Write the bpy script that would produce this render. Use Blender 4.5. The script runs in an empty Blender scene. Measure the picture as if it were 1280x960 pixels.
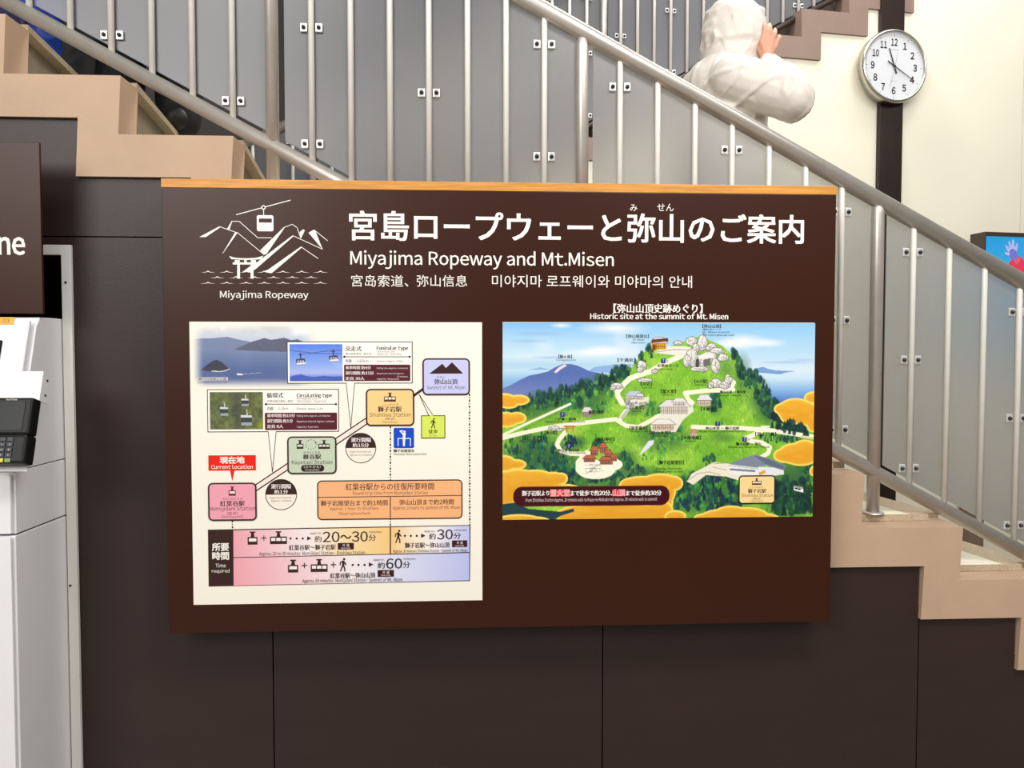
import bpy, bmesh, math, random
import numpy as np
from math import sin, cos, radians, pi, sqrt
from mathutils import Vector, Matrix

S = bpy.context.scene
COL = S.collection
random.seed(7)
RNG = np.random.RandomState(7)

# ------------------------------------------------------------------ camera
FPX = 960.0
PSI, PIT = radians(2.95), radians(2.1)
CAM = Vector((0, 0, 1.445))
cd = bpy.data.cameras.new('camera'); cam = bpy.data.objects.new('camera', cd); COL.objects.link(cam)
cd.sensor_width = 36; cd.lens = 36 * FPX / 1280; cd.clip_start = .05
cam.location = CAM; cam.rotation_euler = (pi / 2 - PIT, 0, -PSI)
S.camera = cam
FWD = Vector((sin(PSI) * cos(PIT), cos(PSI) * cos(PIT), -sin(PIT)))
RGT = Vector((cos(PSI), -sin(PSI), 0)); UPV = RGT.cross(FWD)


def ray(u, v):
    return FWD * FPX + RGT * (u - 640) - UPV * (v - 480)


def aty(u, v, y):                      # where a sight line meets the plane y = const
    d = ray(u, v); return CAM + d * (y / d.y)


# ------------------------------------------------------------------ world, lights, exposure
W = bpy.data.worlds.new('world'); S.world = W; W.use_nodes = True
bg = W.node_tree.nodes['Background']; bg.inputs[0].default_value = (1, .97, .93, 1); bg.inputs[1].default_value = .13
S.view_settings.view_transform = 'Standard'; S.view_settings.look = 'None'
S.view_settings.exposure = 0; S.view_settings.gamma = 1; S.view_settings.use_curve_mapping = False


def area(name, loc, target, sx, sy, power, col=(1, .975, .94)):
    l = bpy.data.lights.new(name, 'AREA'); l.shape = 'RECTANGLE'; l.size = sx; l.size_y = sy; l.energy = power; l.color = col
    o = bpy.data.objects.new(name, l); COL.objects.link(o); o.location = loc
    o.rotation_euler = (Vector(target) - Vector(loc)).to_track_quat('-Z', 'Y').to_euler(); return o


area('hall_ceiling_lamp', (-1.2, .3, 3.7), (-.9, 1.9, .9), 1.2, .6, 24)
area('hall_ceiling_lamp', (1.2, .3, 3.7), (1.1, 1.9, .9), 1.2, .6, 60)
area('hall_unseen_light', (-3.5, -3.9, 4.0), (-.2, 2, 1.3), 3.6, 2.4, 265)  # broad unseen source up left, not a known window; mirrored in the board's top-left
area('hall_unseen_light', (2.8, -3.4, 4.9), (.8, 2.2, 1.9), 2.6, 1.6, 60)  # fill light added to brighten the right-hand panels, not a known window
area('stair_unseen_light', (2.7, 3.4, 4.6), (2.3, 3.9, 0), 1.6, .5, 30)
area('stair_unseen_light', (1.1, 3.7, 4.9), (.9, 3.9, 0), 1.6, .5, 72)  # added light, brightens the cream wall behind the frosted panels; no known fitting
area('hall_ceiling_lamp', (3.6, 1.0, 3.9), (3.0, 4.4, 1.8), 1.6, .6, 36)

# ------------------------------------------------------------------ helpers
def lin(c):
    return tuple((x / 255 / 12.92) if x / 255 <= .04045 else ((x / 255 + .055) / 1.055) ** 2.4 for x in c[:3])


MATS = {}


def mat(name, rgb, rough=.5, metal=0., spec=.5, var=.06, scale=12., bump=0., bscale=60., stretch=None, trans=0., sheen=0.):
    m = bpy.data.materials.new(name); m.use_nodes = True; nt = m.node_tree; b = nt.nodes['Principled BSDF']
    c = lin(rgb)
    b.inputs['Roughness'].default_value = rough; b.inputs['Metallic'].default_value = metal
    b.inputs['Specular IOR Level'].default_value = spec
    if trans: b.inputs['Transmission Weight'].default_value = trans
    tc = nt.nodes.new('ShaderNodeTexCoord'); mp = nt.nodes.new('ShaderNodeMapping')
    if stretch: mp.inputs['Scale'].default_value = stretch
    nt.links.new(tc.outputs['Object'], mp.inputs[0])
    n = nt.nodes.new('ShaderNodeTexNoise'); n.inputs['Scale'].default_value = scale; n.inputs['Detail'].default_value = 5
    nt.links.new(mp.outputs[0], n.inputs['Vector'])
    r = nt.nodes.new('ShaderNodeValToRGB')
    r.color_ramp.elements[0].position = .3; r.color_ramp.elements[1].position = .7
    r.color_ramp.elements[0].color = (*[x * (1 - var) for x in c], 1); r.color_ramp.elements[1].color = (*[min(1, x * (1 + var)) for x in c], 1)
    nt.links.new(n.outputs['Fac'], r.inputs[0]); nt.links.new(r.outputs[0], b.inputs['Base Color'])
    if bump:
        n2 = nt.nodes.new('ShaderNodeTexNoise'); n2.inputs['Scale'].default_value = bscale; n2.inputs['Detail'].default_value = 4
        nt.links.new(mp.outputs[0], n2.inputs['Vector'])
        bp = nt.nodes.new('ShaderNodeBump'); bp.inputs['Strength'].default_value = bump; bp.inputs['Distance'].default_value = .01
        nt.links.new(n2.outputs['Fac'], bp.inputs['Height']); nt.links.new(bp.outputs[0], b.inputs['Normal'])
    MATS[name] = m
    return m


def frosted(name, rgb, through, tint, rough=.3, rt=.45):
    """satin plastic sheet: partly opaque grey, partly light-scattering and see-through"""
    m = mat(name, rgb, rough, spec=.95, var=.05, scale=3); nt = m.node_tree; b = nt.nodes['Principled BSDF']
    t = nt.nodes.new('ShaderNodeBsdfRefraction'); t.inputs['Roughness'].default_value = rt; t.inputs['IOR'].default_value = 1.3; t.inputs['Color'].default_value = (*lin(tint), 1)
    mx = nt.nodes.new('ShaderNodeMixShader'); mx.inputs[0].default_value = through
    ge = nt.nodes.new('ShaderNodeNewGeometry'); mm = nt.nodes.new('ShaderNodeMath'); mm.operation = 'MAXIMUM'; mm.inputs[0].default_value = through
    nt.links.new(ge.outputs['Backfacing'], mm.inputs[1]); nt.links.new(mm.outputs[0], mx.inputs[0])
    nt.links.new(b.outputs[0], mx.inputs[1]); nt.links.new(t.outputs[0], mx.inputs[2]); nt.links.new(mx.outputs[0], nt.nodes['Material Output'].inputs[0])
    return m


def ink_mat(name, rough=.5, spec=.25, emit=0.):
    m = bpy.data.materials.new(name); m.use_nodes = True; nt = m.node_tree; b = nt.nodes['Principled BSDF']
    a = nt.nodes.new('ShaderNodeVertexColor'); a.layer_name = 'Col'
    nt.links.new(a.outputs[0], b.inputs['Base Color'])
    b.inputs['Roughness'].default_value = rough; b.inputs['Specular IOR Level'].default_value = spec
    if emit:
        nt.links.new(a.outputs[0], b.inputs['Emission Color']); b.inputs['Emission Strength'].default_value = emit
        b.inputs['Base Color'].default_value = (0, 0, 0, 1)
        nt.links.remove(b.inputs['Base Color'].links[0])
    return m


M_brown_board = mat('brown_board_laminate', (56, 24, 11), .36, spec=.3, var=.04, scale=3)
M_wall_brown = mat('dark_brown_wall_panel', (52, 38, 35), .42, spec=.36, var=.06, scale=4, bump=.05, bscale=160, stretch=(1, 1, 3))
M_groove = mat('black_groove', (14, 10, 10), .7, var=.02)
M_beige = mat('beige_painted_stringer', (192, 163, 138), .6, spec=.3, var=.05, scale=7, bump=.06, bscale=70)
M_concrete = mat('grey_concrete_step', (142, 130, 112), .85, spec=.2, var=.14, scale=16, bump=.2, bscale=90, stretch=(1, 1, .3))
M_tile = mat('pale_stair_tile', (226, 220, 200), .5, spec=.4, var=.06, scale=20)
M_nose = mat('speckled_nosing_tile', (186, 168, 142), .6, spec=.3, var=.22, scale=220)
M_cream = mat('cream_wall_paint', (236, 231, 212), .5, spec=.4, var=.02, scale=2.5, bump=.03, bscale=25)
M_wall_dark = mat('dark_grey_brown_wall', (58, 52, 50), .6, var=.06, scale=3)
M_brown_str = mat('brown_painted_stringer', (138, 116, 104), .38, spec=.5, var=.05, scale=9, bump=.05, bscale=80)
M_strip = mat('dark_brown_strip', (40, 28, 24), .35, spec=.3, var=.12, scale=8, bump=.1, bscale=60, stretch=(6, 6, .4))
M_floor = mat('grey_floor_tile', (150, 140, 128), .35, var=.05, scale=3)
M_steel = mat('brushed_stainless_steel', (196, 190, 182), .3, metal=1., var=.05, scale=30, stretch=(1, 1, 6))
M_rail = mat('satin_steel_rail', (200, 194, 186), .38, metal=.6, var=.06, scale=25)
M_bal = mat('pale_steel_baluster', (238, 236, 228), .42, metal=.08, var=.04, scale=20)
M_panel = frosted('smoked_frosted_panel', (122, 123, 129), .5, (250, 250, 248), rt=.52)
M_panel_dk = frosted('grey_frosted_panel', (112, 113, 118), .3, (225, 225, 225))
M_clamp = mat('white_metal_clamp', (226, 226, 224), .3, metal=.4, var=.03)
M_screw = mat('dark_screw_head', (70, 68, 66), .4, metal=.8, var=.05)
M_darkrail = mat('dark_brown_rail', (72, 62, 56), .4, metal=.5, var=.1)
M_wood = mat('honey_oak_edge', (210, 146, 66), .45, spec=.4, var=.22, scale=9, stretch=(1.2, 8, 26))
M_sheet = mat('white_print_sheet', (252, 247, 233), .45, spec=.3, var=.008, scale=4)
M_white = mat('white_lettering_vinyl', (250, 247, 238), .5, spec=.3, var=.005)
M_ink = ink_mat('printed_ink')
M_kiosk = mat('white_machine_shell', (244, 243, 246), .35, spec=.5, var=.01)
M_kiosk_side = mat('light_grey_machine_side', (188, 187, 190), .4, spec=.5, var=.03, scale=3)
M_alu = mat('brushed_aluminium_frame', (238, 236, 232), .4, metal=.0, var=.05, scale=8, stretch=(1, 1, .2))
M_black = mat('black_plastic', (16, 16, 18), .45, spec=.3, var=.1)
M_glassblk = mat('black_display_glass', (14, 16, 20), .25, spec=.15, var=.05)
M_key = mat('dark_grey_key', (58, 60, 70), .5, var=.04)
M_yellow = mat('yellow_key', (226, 208, 60), .5, var=.03)
M_green = mat('green_key', (118, 150, 84), .5, var=.03)
M_orange = mat('orange_sticker', (240, 176, 72), .55, var=.03)
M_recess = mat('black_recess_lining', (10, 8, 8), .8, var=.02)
M_chrome = mat('chrome_clock_rim', (196, 194, 186), .28, metal=1., var=.02)
M_dial = mat('white_clock_dial', (214, 217, 222), .55, var=.006)
M_blk_ink = mat('black_clock_ink', (26, 26, 28), .5, var=.02)
M_grey_ink = mat('grey_clock_hand', (150, 150, 150), .4, var=.02)
M_tv = mat('brown_screen_casing', (62, 48, 40), .5, var=.06)
M_screen = ink_mat('lit_screen_picture', .3, .3, emit=.95)
M_jacket = mat('white_rain_jacket_cloth', (222, 215, 206), .45, spec=.4, var=.02, scale=6, bump=.35, bscale=22)
M_skin = mat('skin', (214, 158, 132), .5, spec=.4, var=.07, scale=30)
M_hair = mat('black_hair', (24, 20, 20), .5, var=.2, scale=60)
M_trousers = mat('dark_trouser_cloth', (38, 38, 46), .8, var=.15, scale=12, bump=.3, bscale=14)
M_blackcloth = mat('black_coat_cloth', (9, 9, 14), .7, var=.2, scale=10, bump=.4, bscale=12)
M_shoe = mat('black_shoe_leather', (22, 20, 20), .45, var=.1)
M_greycloth = mat('grey_coat_cloth', (150, 148, 146), .8, var=.1, scale=12, bump=.3, bscale=14)
M_blue = mat('bright_blue_bag_fabric', (34, 78, 190), .5, spec=.4, var=.18, scale=14, bump=.3, bscale=22)
M_navy = mat('navy_print', (30, 36, 92), .5, var=.05)
M_paper = mat('white_carton', (222, 224, 232), .6, var=.02)
M_post = mat('brown_grey_post', (120, 104, 86), .6, var=.12, scale=14)


def link(o, parent=None):
    COL.objects.link(o)
    if parent is not None: o.parent = parent
    return o


def tag(o, label=None, cat=None, group=None, kind=None):
    if label: o['label'] = label
    if cat: o['category'] = cat
    if group: o['group'] = group
    if kind: o['kind'] = kind
    return o


def empty(name, loc=(0, 0, 0), rz=0., label=None, cat=None, group=None, kind=None):
    o = bpy.data.objects.new(name, None); o.empty_display_size = .05
    o.location = loc; o.rotation_euler = (0, 0, rz); link(o)
    return tag(o, label, cat, group, kind)


def mk(name, verts, faces, m, parent=None, smooth=False, loc=None):
    me = bpy.data.meshes.new(name); me.from_pydata([tuple(v) for v in verts], [], faces); me.validate()
    bm = bmesh.new(); bm.from_mesh(me); bmesh.ops.recalc_face_normals(bm, faces=bm.faces); bm.to_mesh(me); bm.free()
    if smooth:
        for p in me.polygons: p.use_smooth = True
    me.materials.append(m)
    o = bpy.data.objects.new(name, me); link(o, parent)
    if loc is not None: o.location = loc
    return o


class MB:
    """collects shapes into one mesh"""
    def __init__(s): s.v = []; s.f = []; s.sm = []

    def add(s, vs, fs, smooth=False):
        k = len(s.v); s.v += [Vector(v) for v in vs]
        s.f += [[i + k for i in f] for f in fs]; s.sm += [smooth] * len(fs); return s

    def hexa(s, c, smooth=False):      # 8 corners: bottom ring 4, top ring 4
        return s.add(c, [(3, 2, 1, 0), (4, 5, 6, 7), (0, 1, 5, 4), (1, 2, 6, 5), (2, 3, 7, 6), (3, 0, 4, 7)])

    def box(s, a, b):
        x0, y0, z0 = a; x1, y1, z1 = b
        return s.hexa([(x0, y0, z0), (x1, y0, z0), (x1, y1, z0), (x0, y1, z0), (x0, y0, z1), (x1, y0, z1), (x1, y1, z1), (x0, y1, z1)])

    def tube(s, pts, r, n=16, cap=True):
        pts = [Vector(p) for p in pts]; rs = r if isinstance(r, (list, tuple)) else [r] * len(pts)
        vs = []; ref = None
        for i, p in enumerate(pts):
            t = (pts[min(i + 1, len(pts) - 1)] - pts[max(i - 1, 0)]).normalized()
            if ref is None: ref = Vector((0, 1, 0)) if abs(t.y) < .9 else Vector((1, 0, 0))
            a = t.cross(ref).normalized(); b = t.cross(a).normalized()
            ref = a.cross(t) if False else ref
            vs += [p + (a * cos(2 * pi * k / n) + b * sin(2 * pi * k / n)) * rs[i] for k in range(n)]
        fs = []
        for i in range(len(pts) - 1):
            for k in range(n):
                fs.append((i * n + k, i * n + (k + 1) % n, (i + 1) * n + (k + 1) % n, (i + 1) * n + k))
        s.add(vs, fs, True)
        if cap:
            k = len(s.v) - len(vs)
            s.f.append([k + i for i in range(n)][::-1]); s.f.append([k + (len(pts) - 1) * n + i for i in range(n)]); s.sm += [False, False]
        return s

    def prism(s, poly, d):             # poly of 3D points, extruded by vector d
        n = len(poly); d = Vector(d); p = [Vector(q) for q in poly]
        return s.add(p + [q + d for q in p], [list(range(n))[::-1], [n + i for i in range(n)]] + [(i, (i + 1) % n, n + (i + 1) % n, n + i) for i in range(n)])

    def lathe(s, prof, o, ax, e1, e2, n=64):   # prof: (radius, height) about axis ax
        o = Vector(o); ax, e1, e2 = Vector(ax), Vector(e1), Vector(e2); vs = []; fs = []
        for (r, h) in prof:
            for k in range(n): vs.append(o + ax * h + (e1 * cos(2 * pi * k / n) + e2 * sin(2 * pi * k / n)) * r)
        for i in range(len(prof) - 1):
            for k in range(n): fs.append((i * n + k, i * n + (k + 1) % n, (i + 1) * n + (k + 1) % n, (i + 1) * n + k))
        return s.add(vs, fs, True)

    def build(s, name, m, parent=None, bevel=0., seg=2, loc=None):
        me = bpy.data.meshes.new(name); me.from_pydata([tuple(v) for v in s.v], [], s.f)
        for p, q in zip(me.polygons, s.sm): p.use_smooth = q
        bm = bmesh.new(); bm.from_mesh(me)
        bmesh.ops.recalc_face_normals(bm, faces=bm.faces)
        if bevel:
            es = [e for e in bm.edges if len(e.link_faces) == 2 and e.calc_face_angle(0) > .6]
            bmesh.ops.bevel(bm, geom=es, offset=bevel, segments=seg, affect='EDGES', profile=.6)
        bm.to_mesh(me); bm.free(); me.materials.append(m)
        o = bpy.data.objects.new(name, me); link(o, parent)
        if loc is not None: o.location = loc
        return o


# ------------------------------------------------------------------ stair geometry (front flight descends to the right)
RISE, TREAD = .1574, .298
X0, Z0 = -.959, 2.046                  # inner corner 0 of the stringer's upper outline
YW = 2.16                              # face of the front stringer
LAT = -.1396                           # treads run back to the left: dx per dy
FLIGHT_BACK = 3.62
KMIN, KMAX = -6, 12


def xk(k): return X0 + TREAD * k
def zk(k): return Z0 - RISE * k


# floor
f = MB(); f.box((-6, -5, -.06), (7, 7, 0)); tag(f.build('floor', M_floor), kind='structure')

# stringer of the front flight
up, lo = [], []
for k in range(KMIN, KMAX + 1):
    up += [(xk(k), zk(k)), (xk(k + 1) + .009, zk(k))]
    lo += [(xk(k) - .114, zk(k) - .114), (xk(k + 1) - .114 + .008, zk(k) - .114)]
lo = [(x, max(z, .0)) for x, z in lo]
poly = [(x, YW, z) for x, z in up] + [(x, YW, z) for x, z in reversed(lo)]
s = MB(); s.prism(poly, (0, .11, 0))
o = tag(s.build('trim_1', M_beige), kind='structure'); o['label'] = 'beige sawtooth stair stringer'

# concrete flight behind it, tiles on top
fl = MB()
y0, y1 = YW + .112, FLIGHT_BACK


def sk(x, y): return x + LAT * (y - YW)


pu = []
for k in range(KMIN, KMAX + 1): pu += [(xk(k) - .012, zk(k)), (xk(k + 1) - .012, zk(k))]
pl = [(pu[-1][0], 0.0), (pu[-1][0] - .5, 0.0), (pu[0][0], pu[0][1] - .4)]
pp = pu + pl
A = [(sk(x, y0), y0, z) for x, z in pp]; B = [(sk(x, y1), y1, z) for x, z in pp]
n = len(pp)
fl.add(A + B, [list(range(n))[::-1], [n + i for i in range(n)]] + [(i, (i + 1) % n, n + (i + 1) % n, n + i) for i in range(n)])
flight = tag(fl.build('stair_flight', M_concrete), kind='structure')
TT = .02
for k in range(KMIN, KMAX + 1):
    ya, yb = YW + .092, FLIGHT_BACK
    zb, zt = zk(k) + .001, zk(k) + TT
    xa, xn, xb = xk(k) + .002, xk(k + 1) - .085, xk(k + 1) - .03
    for nm, l, r, m in (('tread_tiles', xa, xn - .002, M_tile), ('nosing_tiles', xn, xb, M_nose)):
        t = MB(); y = ya
        first = True
        while y < yb - .01:
            ye = min(y + (.022 if first else .3), yb)
            ov = .05 if (nm == 'nosing_tiles' and not first) else 0.
            t.hexa([(sk(l, y), y, zb), (sk(r + ov, y), y, zb), (sk(r + ov, ye - .003), ye - .003, zb), (sk(l, ye - .003), ye - .003, zb),
                    (sk(l, y), y, zt), (sk(r + ov, y), y, zt), (sk(r + ov, ye - .003), ye - .003, zt), (sk(l, ye - .003), ye - .003, zt)])
            y = ye; first = False
        t.build(nm, M_nose if (nm == 'nosing_tiles') else m, flight)
    # cut edge of the tiles towards the hall
    t = MB(); t.box((sk(xa, ya), YW + .088, zb), (sk(xb, ya), YW + .0915, zt)); t.build('tile_edge', M_nose, flight)

# brown panelled wall under the flight, with joints
YB = YW + .014
def saw(x):
    k = math.floor((x - (X0 - .114)) / TREAD); return zk(k) - .114 + .04


def wall_poly(xa, xb, za, zcap=None):
    pts = [(xa, za), (xb, za)]
    tops = []
    ks = sorted(set([xa, xb] + [xk(k) - .114 for k in range(-12, 16) if xa < xk(k) - .114 < xb]))
    for a, b in zip(ks[:-1], ks[1:]):
        z = saw((a + b) / 2)
        if zcap: z = min(z, zcap)
        tops += [(a, z), (b, z)]
    return pts + tops[::-1]


g = .0018
jx = [aty(342, 880, YB).x, aty(753, 900, YB).x, aty(1147, 860, YB).x]
zj = aty(130, 296, YB).z
FR_L, FR_R, FR_T = -1.118, -1.092, 1.747           # aluminium frame beside the machine
wl = MB()
xs = [-2.6] + jx + [2.95]
for i in range(len(xs) - 1):
    a, b = xs[i] + g, xs[i + 1] - g
    for za, zc in ((0.0, zj - g), (zj + g, None)):
        if zc is None and saw(b) < zj and saw(a) < zj: continue
        a = -1.10 if (i == 0 and zc) else xs[i] + g
        p = wall_poly(a, b, za, zc)
        p = [(x, max(z, za)) for x, z in p]
        wl.prism([(x, YB, z) for x, z in p], (0, .03, 0))
wl.box((-2.6, YB, 1.735), (-1.10, YB + .03, zj - g))
tag(wl.build('wall_front', M_wall_brown), kind='structure')
b = MB(); p = wall_poly(-1.10, 2.95, 0.0); b.prism([(x, YB + .031, z) for x, z in p], (0, .02, 0))
p = wall_poly(-2.6, -1.10, 1.74); b.prism([(x, YB + .031, z) for x, z in p], (0, .02, 0))
tag(b.build('wall_front_core', M_groove), kind='structure')
# dark recess the ticket machine stands in
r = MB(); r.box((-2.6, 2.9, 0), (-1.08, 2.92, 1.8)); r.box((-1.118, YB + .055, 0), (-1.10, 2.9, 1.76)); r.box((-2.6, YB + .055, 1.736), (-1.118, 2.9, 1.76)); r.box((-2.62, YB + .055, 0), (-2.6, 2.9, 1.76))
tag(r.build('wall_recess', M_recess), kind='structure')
fr = MB(); fr.box((FR_L, 2.162, 0), (FR_R, YB - .001, FR_T)); fr.box((-2.55, 2.162, FR_T - .027), (FR_L, YB - .001, FR_T))
fro = tag(fr.build('trim_2', M_alu, bevel=.001), kind='structure'); fro['label'] = 'pale aluminium frame round the machine recess'
for (u, v) in ((82, 353), (88, 732)):
    q = aty(u, v, 2.162); sc = MB(); sc.lathe([(0, -.002), (.0028, -.002), (.0036, 0)], q, (0, 1, 0), (1, 0, 0), (0, 0, 1), 12)
    sc.build('screw', M_screw, fro)

# ------------------------------------------------------------------ far wall (turned 7.95 degrees) with the second flight
TH = radians(7.95)
EW = Vector((cos(TH), sin(TH), 0)); NW = Vector((sin(TH), -cos(TH), 0))   # along the wall, towards us
PW = Vector((2.413, 4.345, 0))


def wp(s, out, z): return PW + EW * s + NW * out + Vector((0, 0, z))


def atw(u, v, out=0.):
    d = ray(u, v); p = PW + NW * out; t = (p - CAM).dot(NW) / d.dot(NW); q = CAM + d * t
    return (q - PW).dot(EW), q.z


BR, BT = .1545, .292
def bs(k): return -.589 + BT * k       # riser k, level right of it
def bz(k): return 3.372 + BR * k


BK0, BK1 = -16, 6
up, lo = [], []
for k in range(BK0, BK1):
    up += [(bs(k) - .004, bz(k)), (bs(k + 1), bz(k))]
    lo += [(bs(k) + .118, bz(k) - .118), (bs(k + 1) + .118, bz(k) - .118)]
st = MB(); st.prism([wp(s_, .016, z) for s_, z in up] + [wp(s_, .016, z) for s_, z in reversed(lo)], -NW * .13)
o = tag(st.build('trim_3', M_brown_str), kind='structure'); o['label'] = 'brown sawtooth stringer of the far flight'
bf = MB()
pu = []
for k in range(BK0, BK1): pu += [(bs(k) + .012, bz(k)), (bs(k + 1) + .012, bz(k))]
pp = pu + [(pu[-1][0], pu[-1][1] - .35), (pu[0][0], pu[0][1] - .05)]
bf.prism([wp(s_, -.115, z) for s_, z in pp], -NW * 1.4)
flight2 = tag(bf.build('stair_flight_far', M_concrete), kind='structure')
t = MB()
for k in range(BK0, BK1):
    t.prism([wp(bs(k) + .013, -.13, bz(k) + .001), wp(bs(k + 1) + .011, -.13, bz(k) + .001), wp(bs(k + 1) + .011, -.13, bz(k) + .022), wp(bs(k) + .013, -.13, bz(k) + .022)], -NW * 1.36)
t.build('tread_tiles', M_brown_str, flight2)
# cream wall below the sawtooth
cw = MB(); SJ = .870
def bsaw(s_):
    k = math.floor((s_ - bs(0) - .118) / BT); return min(bz(max(k, BK0)) - .118, bz(BK1 - 1) - .118) + .05


def cpoly(a, b):
    ks = sorted(set([a, b] + [bs(k) + .118 for k in range(BK0, BK1) if a < bs(k) + .118 < b])); tops = []
    for p_, q_ in zip(ks[:-1], ks[1:]): tops += [(p_, bsaw((p_ + q_) / 2)), (q_, bsaw((p_ + q_) / 2))]
    return [(a, 0), (b, 0)] + tops[::-1]


for a, b_ in ((bs(BK0), SJ - .0015), (SJ + .0015, 3.0)):
    cw.prism([wp(s_, 0, z) for s_, z in cpoly(a, b_)], -NW * .1)
tag(cw.build('wall_back', M_cream), kind='structure')
# end of the hall behind the far flight, out beyond the balustrade
h = MB(); h.prism([wp(-6, -1.75, 0), wp(3.2, -1.75, 0), wp(3.2, -1.75, 5.6), wp(-6, -1.75, 5.6)], -NW * .1)
tag(h.build('wall_far', M_wall_dark), kind='structure')
# dark vertical strip
sp = MB(); sp.prism([wp(-.1045, .001, 0), wp(.042, .001, 0), wp(.042, .001, 4.3), wp(-.1045, .001, 4.3)], NW * .03)
o = tag(sp.build('trim_4', M_strip, bevel=.002), kind='structure'); o['label'] = 'dark brown vertical strip up the cream wall'

# ------------------------------------------------------------------ balustrades
def balustrade(root, slope, zb, sep, posts, bay, nb, x_lo, x_hi, panel_m, rail_m, low_m, bal_m, post_lo, r_top=.024, r_low=.021, mirror=1, gapR=.013, gapL=-.006):
    """local x along the flight, z up; lower rail passes z = zb - slope*x, viewer on -y"""
    zl = lambda x: zb - slope * x
    MB().tube([(x_lo, 0, zl(x_lo) + sep), (x_hi, 0, zl(x_hi) + sep)], r_top, 20).build('handrail', rail_m, root)
    lowr = MB().tube([(x_lo, 0, zl(x_lo)), (x_hi, 0, zl(x_hi))], r_low, 18).build('bottom_rail', low_m, root)
    e = MB()
    e.hexa([(x_lo, -.006, zl(x_lo) + r_low - .006), (x_hi, -.006, zl(x_hi) + r_low - .006), (x_hi, .004, zl(x_hi) + r_low - .006), (x_lo, .004, zl(x_lo) + r_low - .006),
            (x_lo, -.006, zl(x_lo) + r_low + .001), (x_hi, -.006, zl(x_hi) + r_low + .001), (x_hi, .004, zl(x_hi) + r_low + .001), (x_lo, .004, zl(x_lo) + r_low + .001)])
    e.build('rail_fin', low_m, lowr)
    pm = None
    for px in posts:
        if not (x_lo - .2 < px < x_hi + .2): continue
        if pm is None:
            d = MB(); zt = sep - .012
            d.tube([(0, 0, -post_lo), (0, 0, zt - .03), (0, 0, zt - .012), (0, 0, zt)], [.0187, .0187, .017, .012], 20)
            pm = d.build('post', rail_m, root); po = pm
            fl_ = MB().lathe([(0, -post_lo + .006), (.03, -post_lo + .006), (.032, -post_lo + .001)], (0, 0, 0), (0, 0, 1), (1, 0, 0), (0, 1, 0), 24).build('base_flange', rail_m, po)
        else:
            po = pm.copy(); COL.objects.link(po)
            q = fl_.copy(); COL.objects.link(q); q.parent = po
        po.location = (px, 0, zl(px))
    bm_ = None; cl = None
    panels = []
    for px in posts:
        edges = [px + .0187 + gapR]
        for i in range(1, nb):
            x = px + bay * i
            if not x_lo + .02 < x < x_hi - .02: continue
            if bm_ is None:
                d = MB(); d.tube([(0, 0, .016), (0, 0, sep - .03), (0, 0, sep - .02), (0, 0, sep - .012)], [.0085, .0085, .008, .005], 12)
                bm_ = d.build('baluster', bal_m, root); bo = bm_
            else:
                bo = bm_.copy(); COL.objects.link(bo)
            bo.location = (x, 0, zl(x))
            if i in (1, 4, 7):
                for h_ in (.068, .398, .722 if sep > .8 else .69):
                    for sg in (-1, 1):
                        if cl is None:
                            c = MB(); c.box((-.010, .001, -.0125), (.010, .0075, .0125))
                            cl = c.build('panel_clamp', M_clamp, root, bevel=.002); co = cl
                            w = MB(); w.lathe([(0, -.0075), (.0035, -.007), (.0058, -.003), (.0062, .001)], (0, 0, 0), (0, 1, 0), (1, 0, 0), (0, 0, 1), 12)
                            scr = w.build('screw', M_screw, cl)
                        else:
                            co = cl.copy(); COL.objects.link(co); q = scr.copy(); COL.objects.link(q); q.parent = co
                        co.location = (x + sg * .0215, 0, zl(x) + h_)
        xs_ = [px + .0187 + gapR, px + bay, px + bay * 4, px + bay * 7, px + bay * nb - .0187 - gapL]
        panels += list(zip(xs_[:-1], xs_[1:]))
    cache = {}
    for a, b_ in panels:
        a += .0012; b_ -= .0012
        if a < x_lo or b_ > x_hi: continue
        wdt = round(b_ - a, 4)
        if wdt not in cache:
            lo_, hi_ = r_low + .014, sep - r_top * 1.12 + .005
            d = MB(); d.hexa([(0, .009, lo_), (wdt, .009, lo_ - slope * wdt), (wdt, .014, lo_ - slope * wdt), (0, .014, lo_),
                              (0, .009, hi_), (wdt, .009, hi_ - slope * wdt), (wdt, .014, hi_ - slope * wdt), (0, .014, hi_)])
            po = cache[wdt] = d.build('frosted_panel', panel_m, root, bevel=.0008, seg=1)
        else:
            po = cache[wdt].copy(); COL.objects.link(po)
        po.location = (a, 0, zl(a))


YP = 2.26
root = empty('stair_balustrade', (0, YP, 0), 0, 'front stair balustrade of steel tubes and grey frosted panels behind the information board', 'railing')
balustrade(root, .533, 1.742, .817, [-1.464, -.571, .322, 1.215, 2.108], .1117, 8, -1.62, 2.06, M_panel, M_rail, M_rail, M_bal, .128)

sB = -1.2995
root = empty('upper_balustrade', wp(0, .0, 0) - NW * .06, TH, 'upper balustrade of thin pale bars and dark grey panels behind the hooded person', 'railing')
balustrade(root, -.5515, 2.951 + .5515 * 1.2995, .79, [-1.712 + .764 * k for k in range(-4, 4)], .0955, 8, -4.6, .9, M_panel_dk, M_rail, M_darkrail, M_bal, .14, r_low=.016, gapR=.006)

# ------------------------------------------------------------------ printing kit for flat signs
FONT = {}


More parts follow.
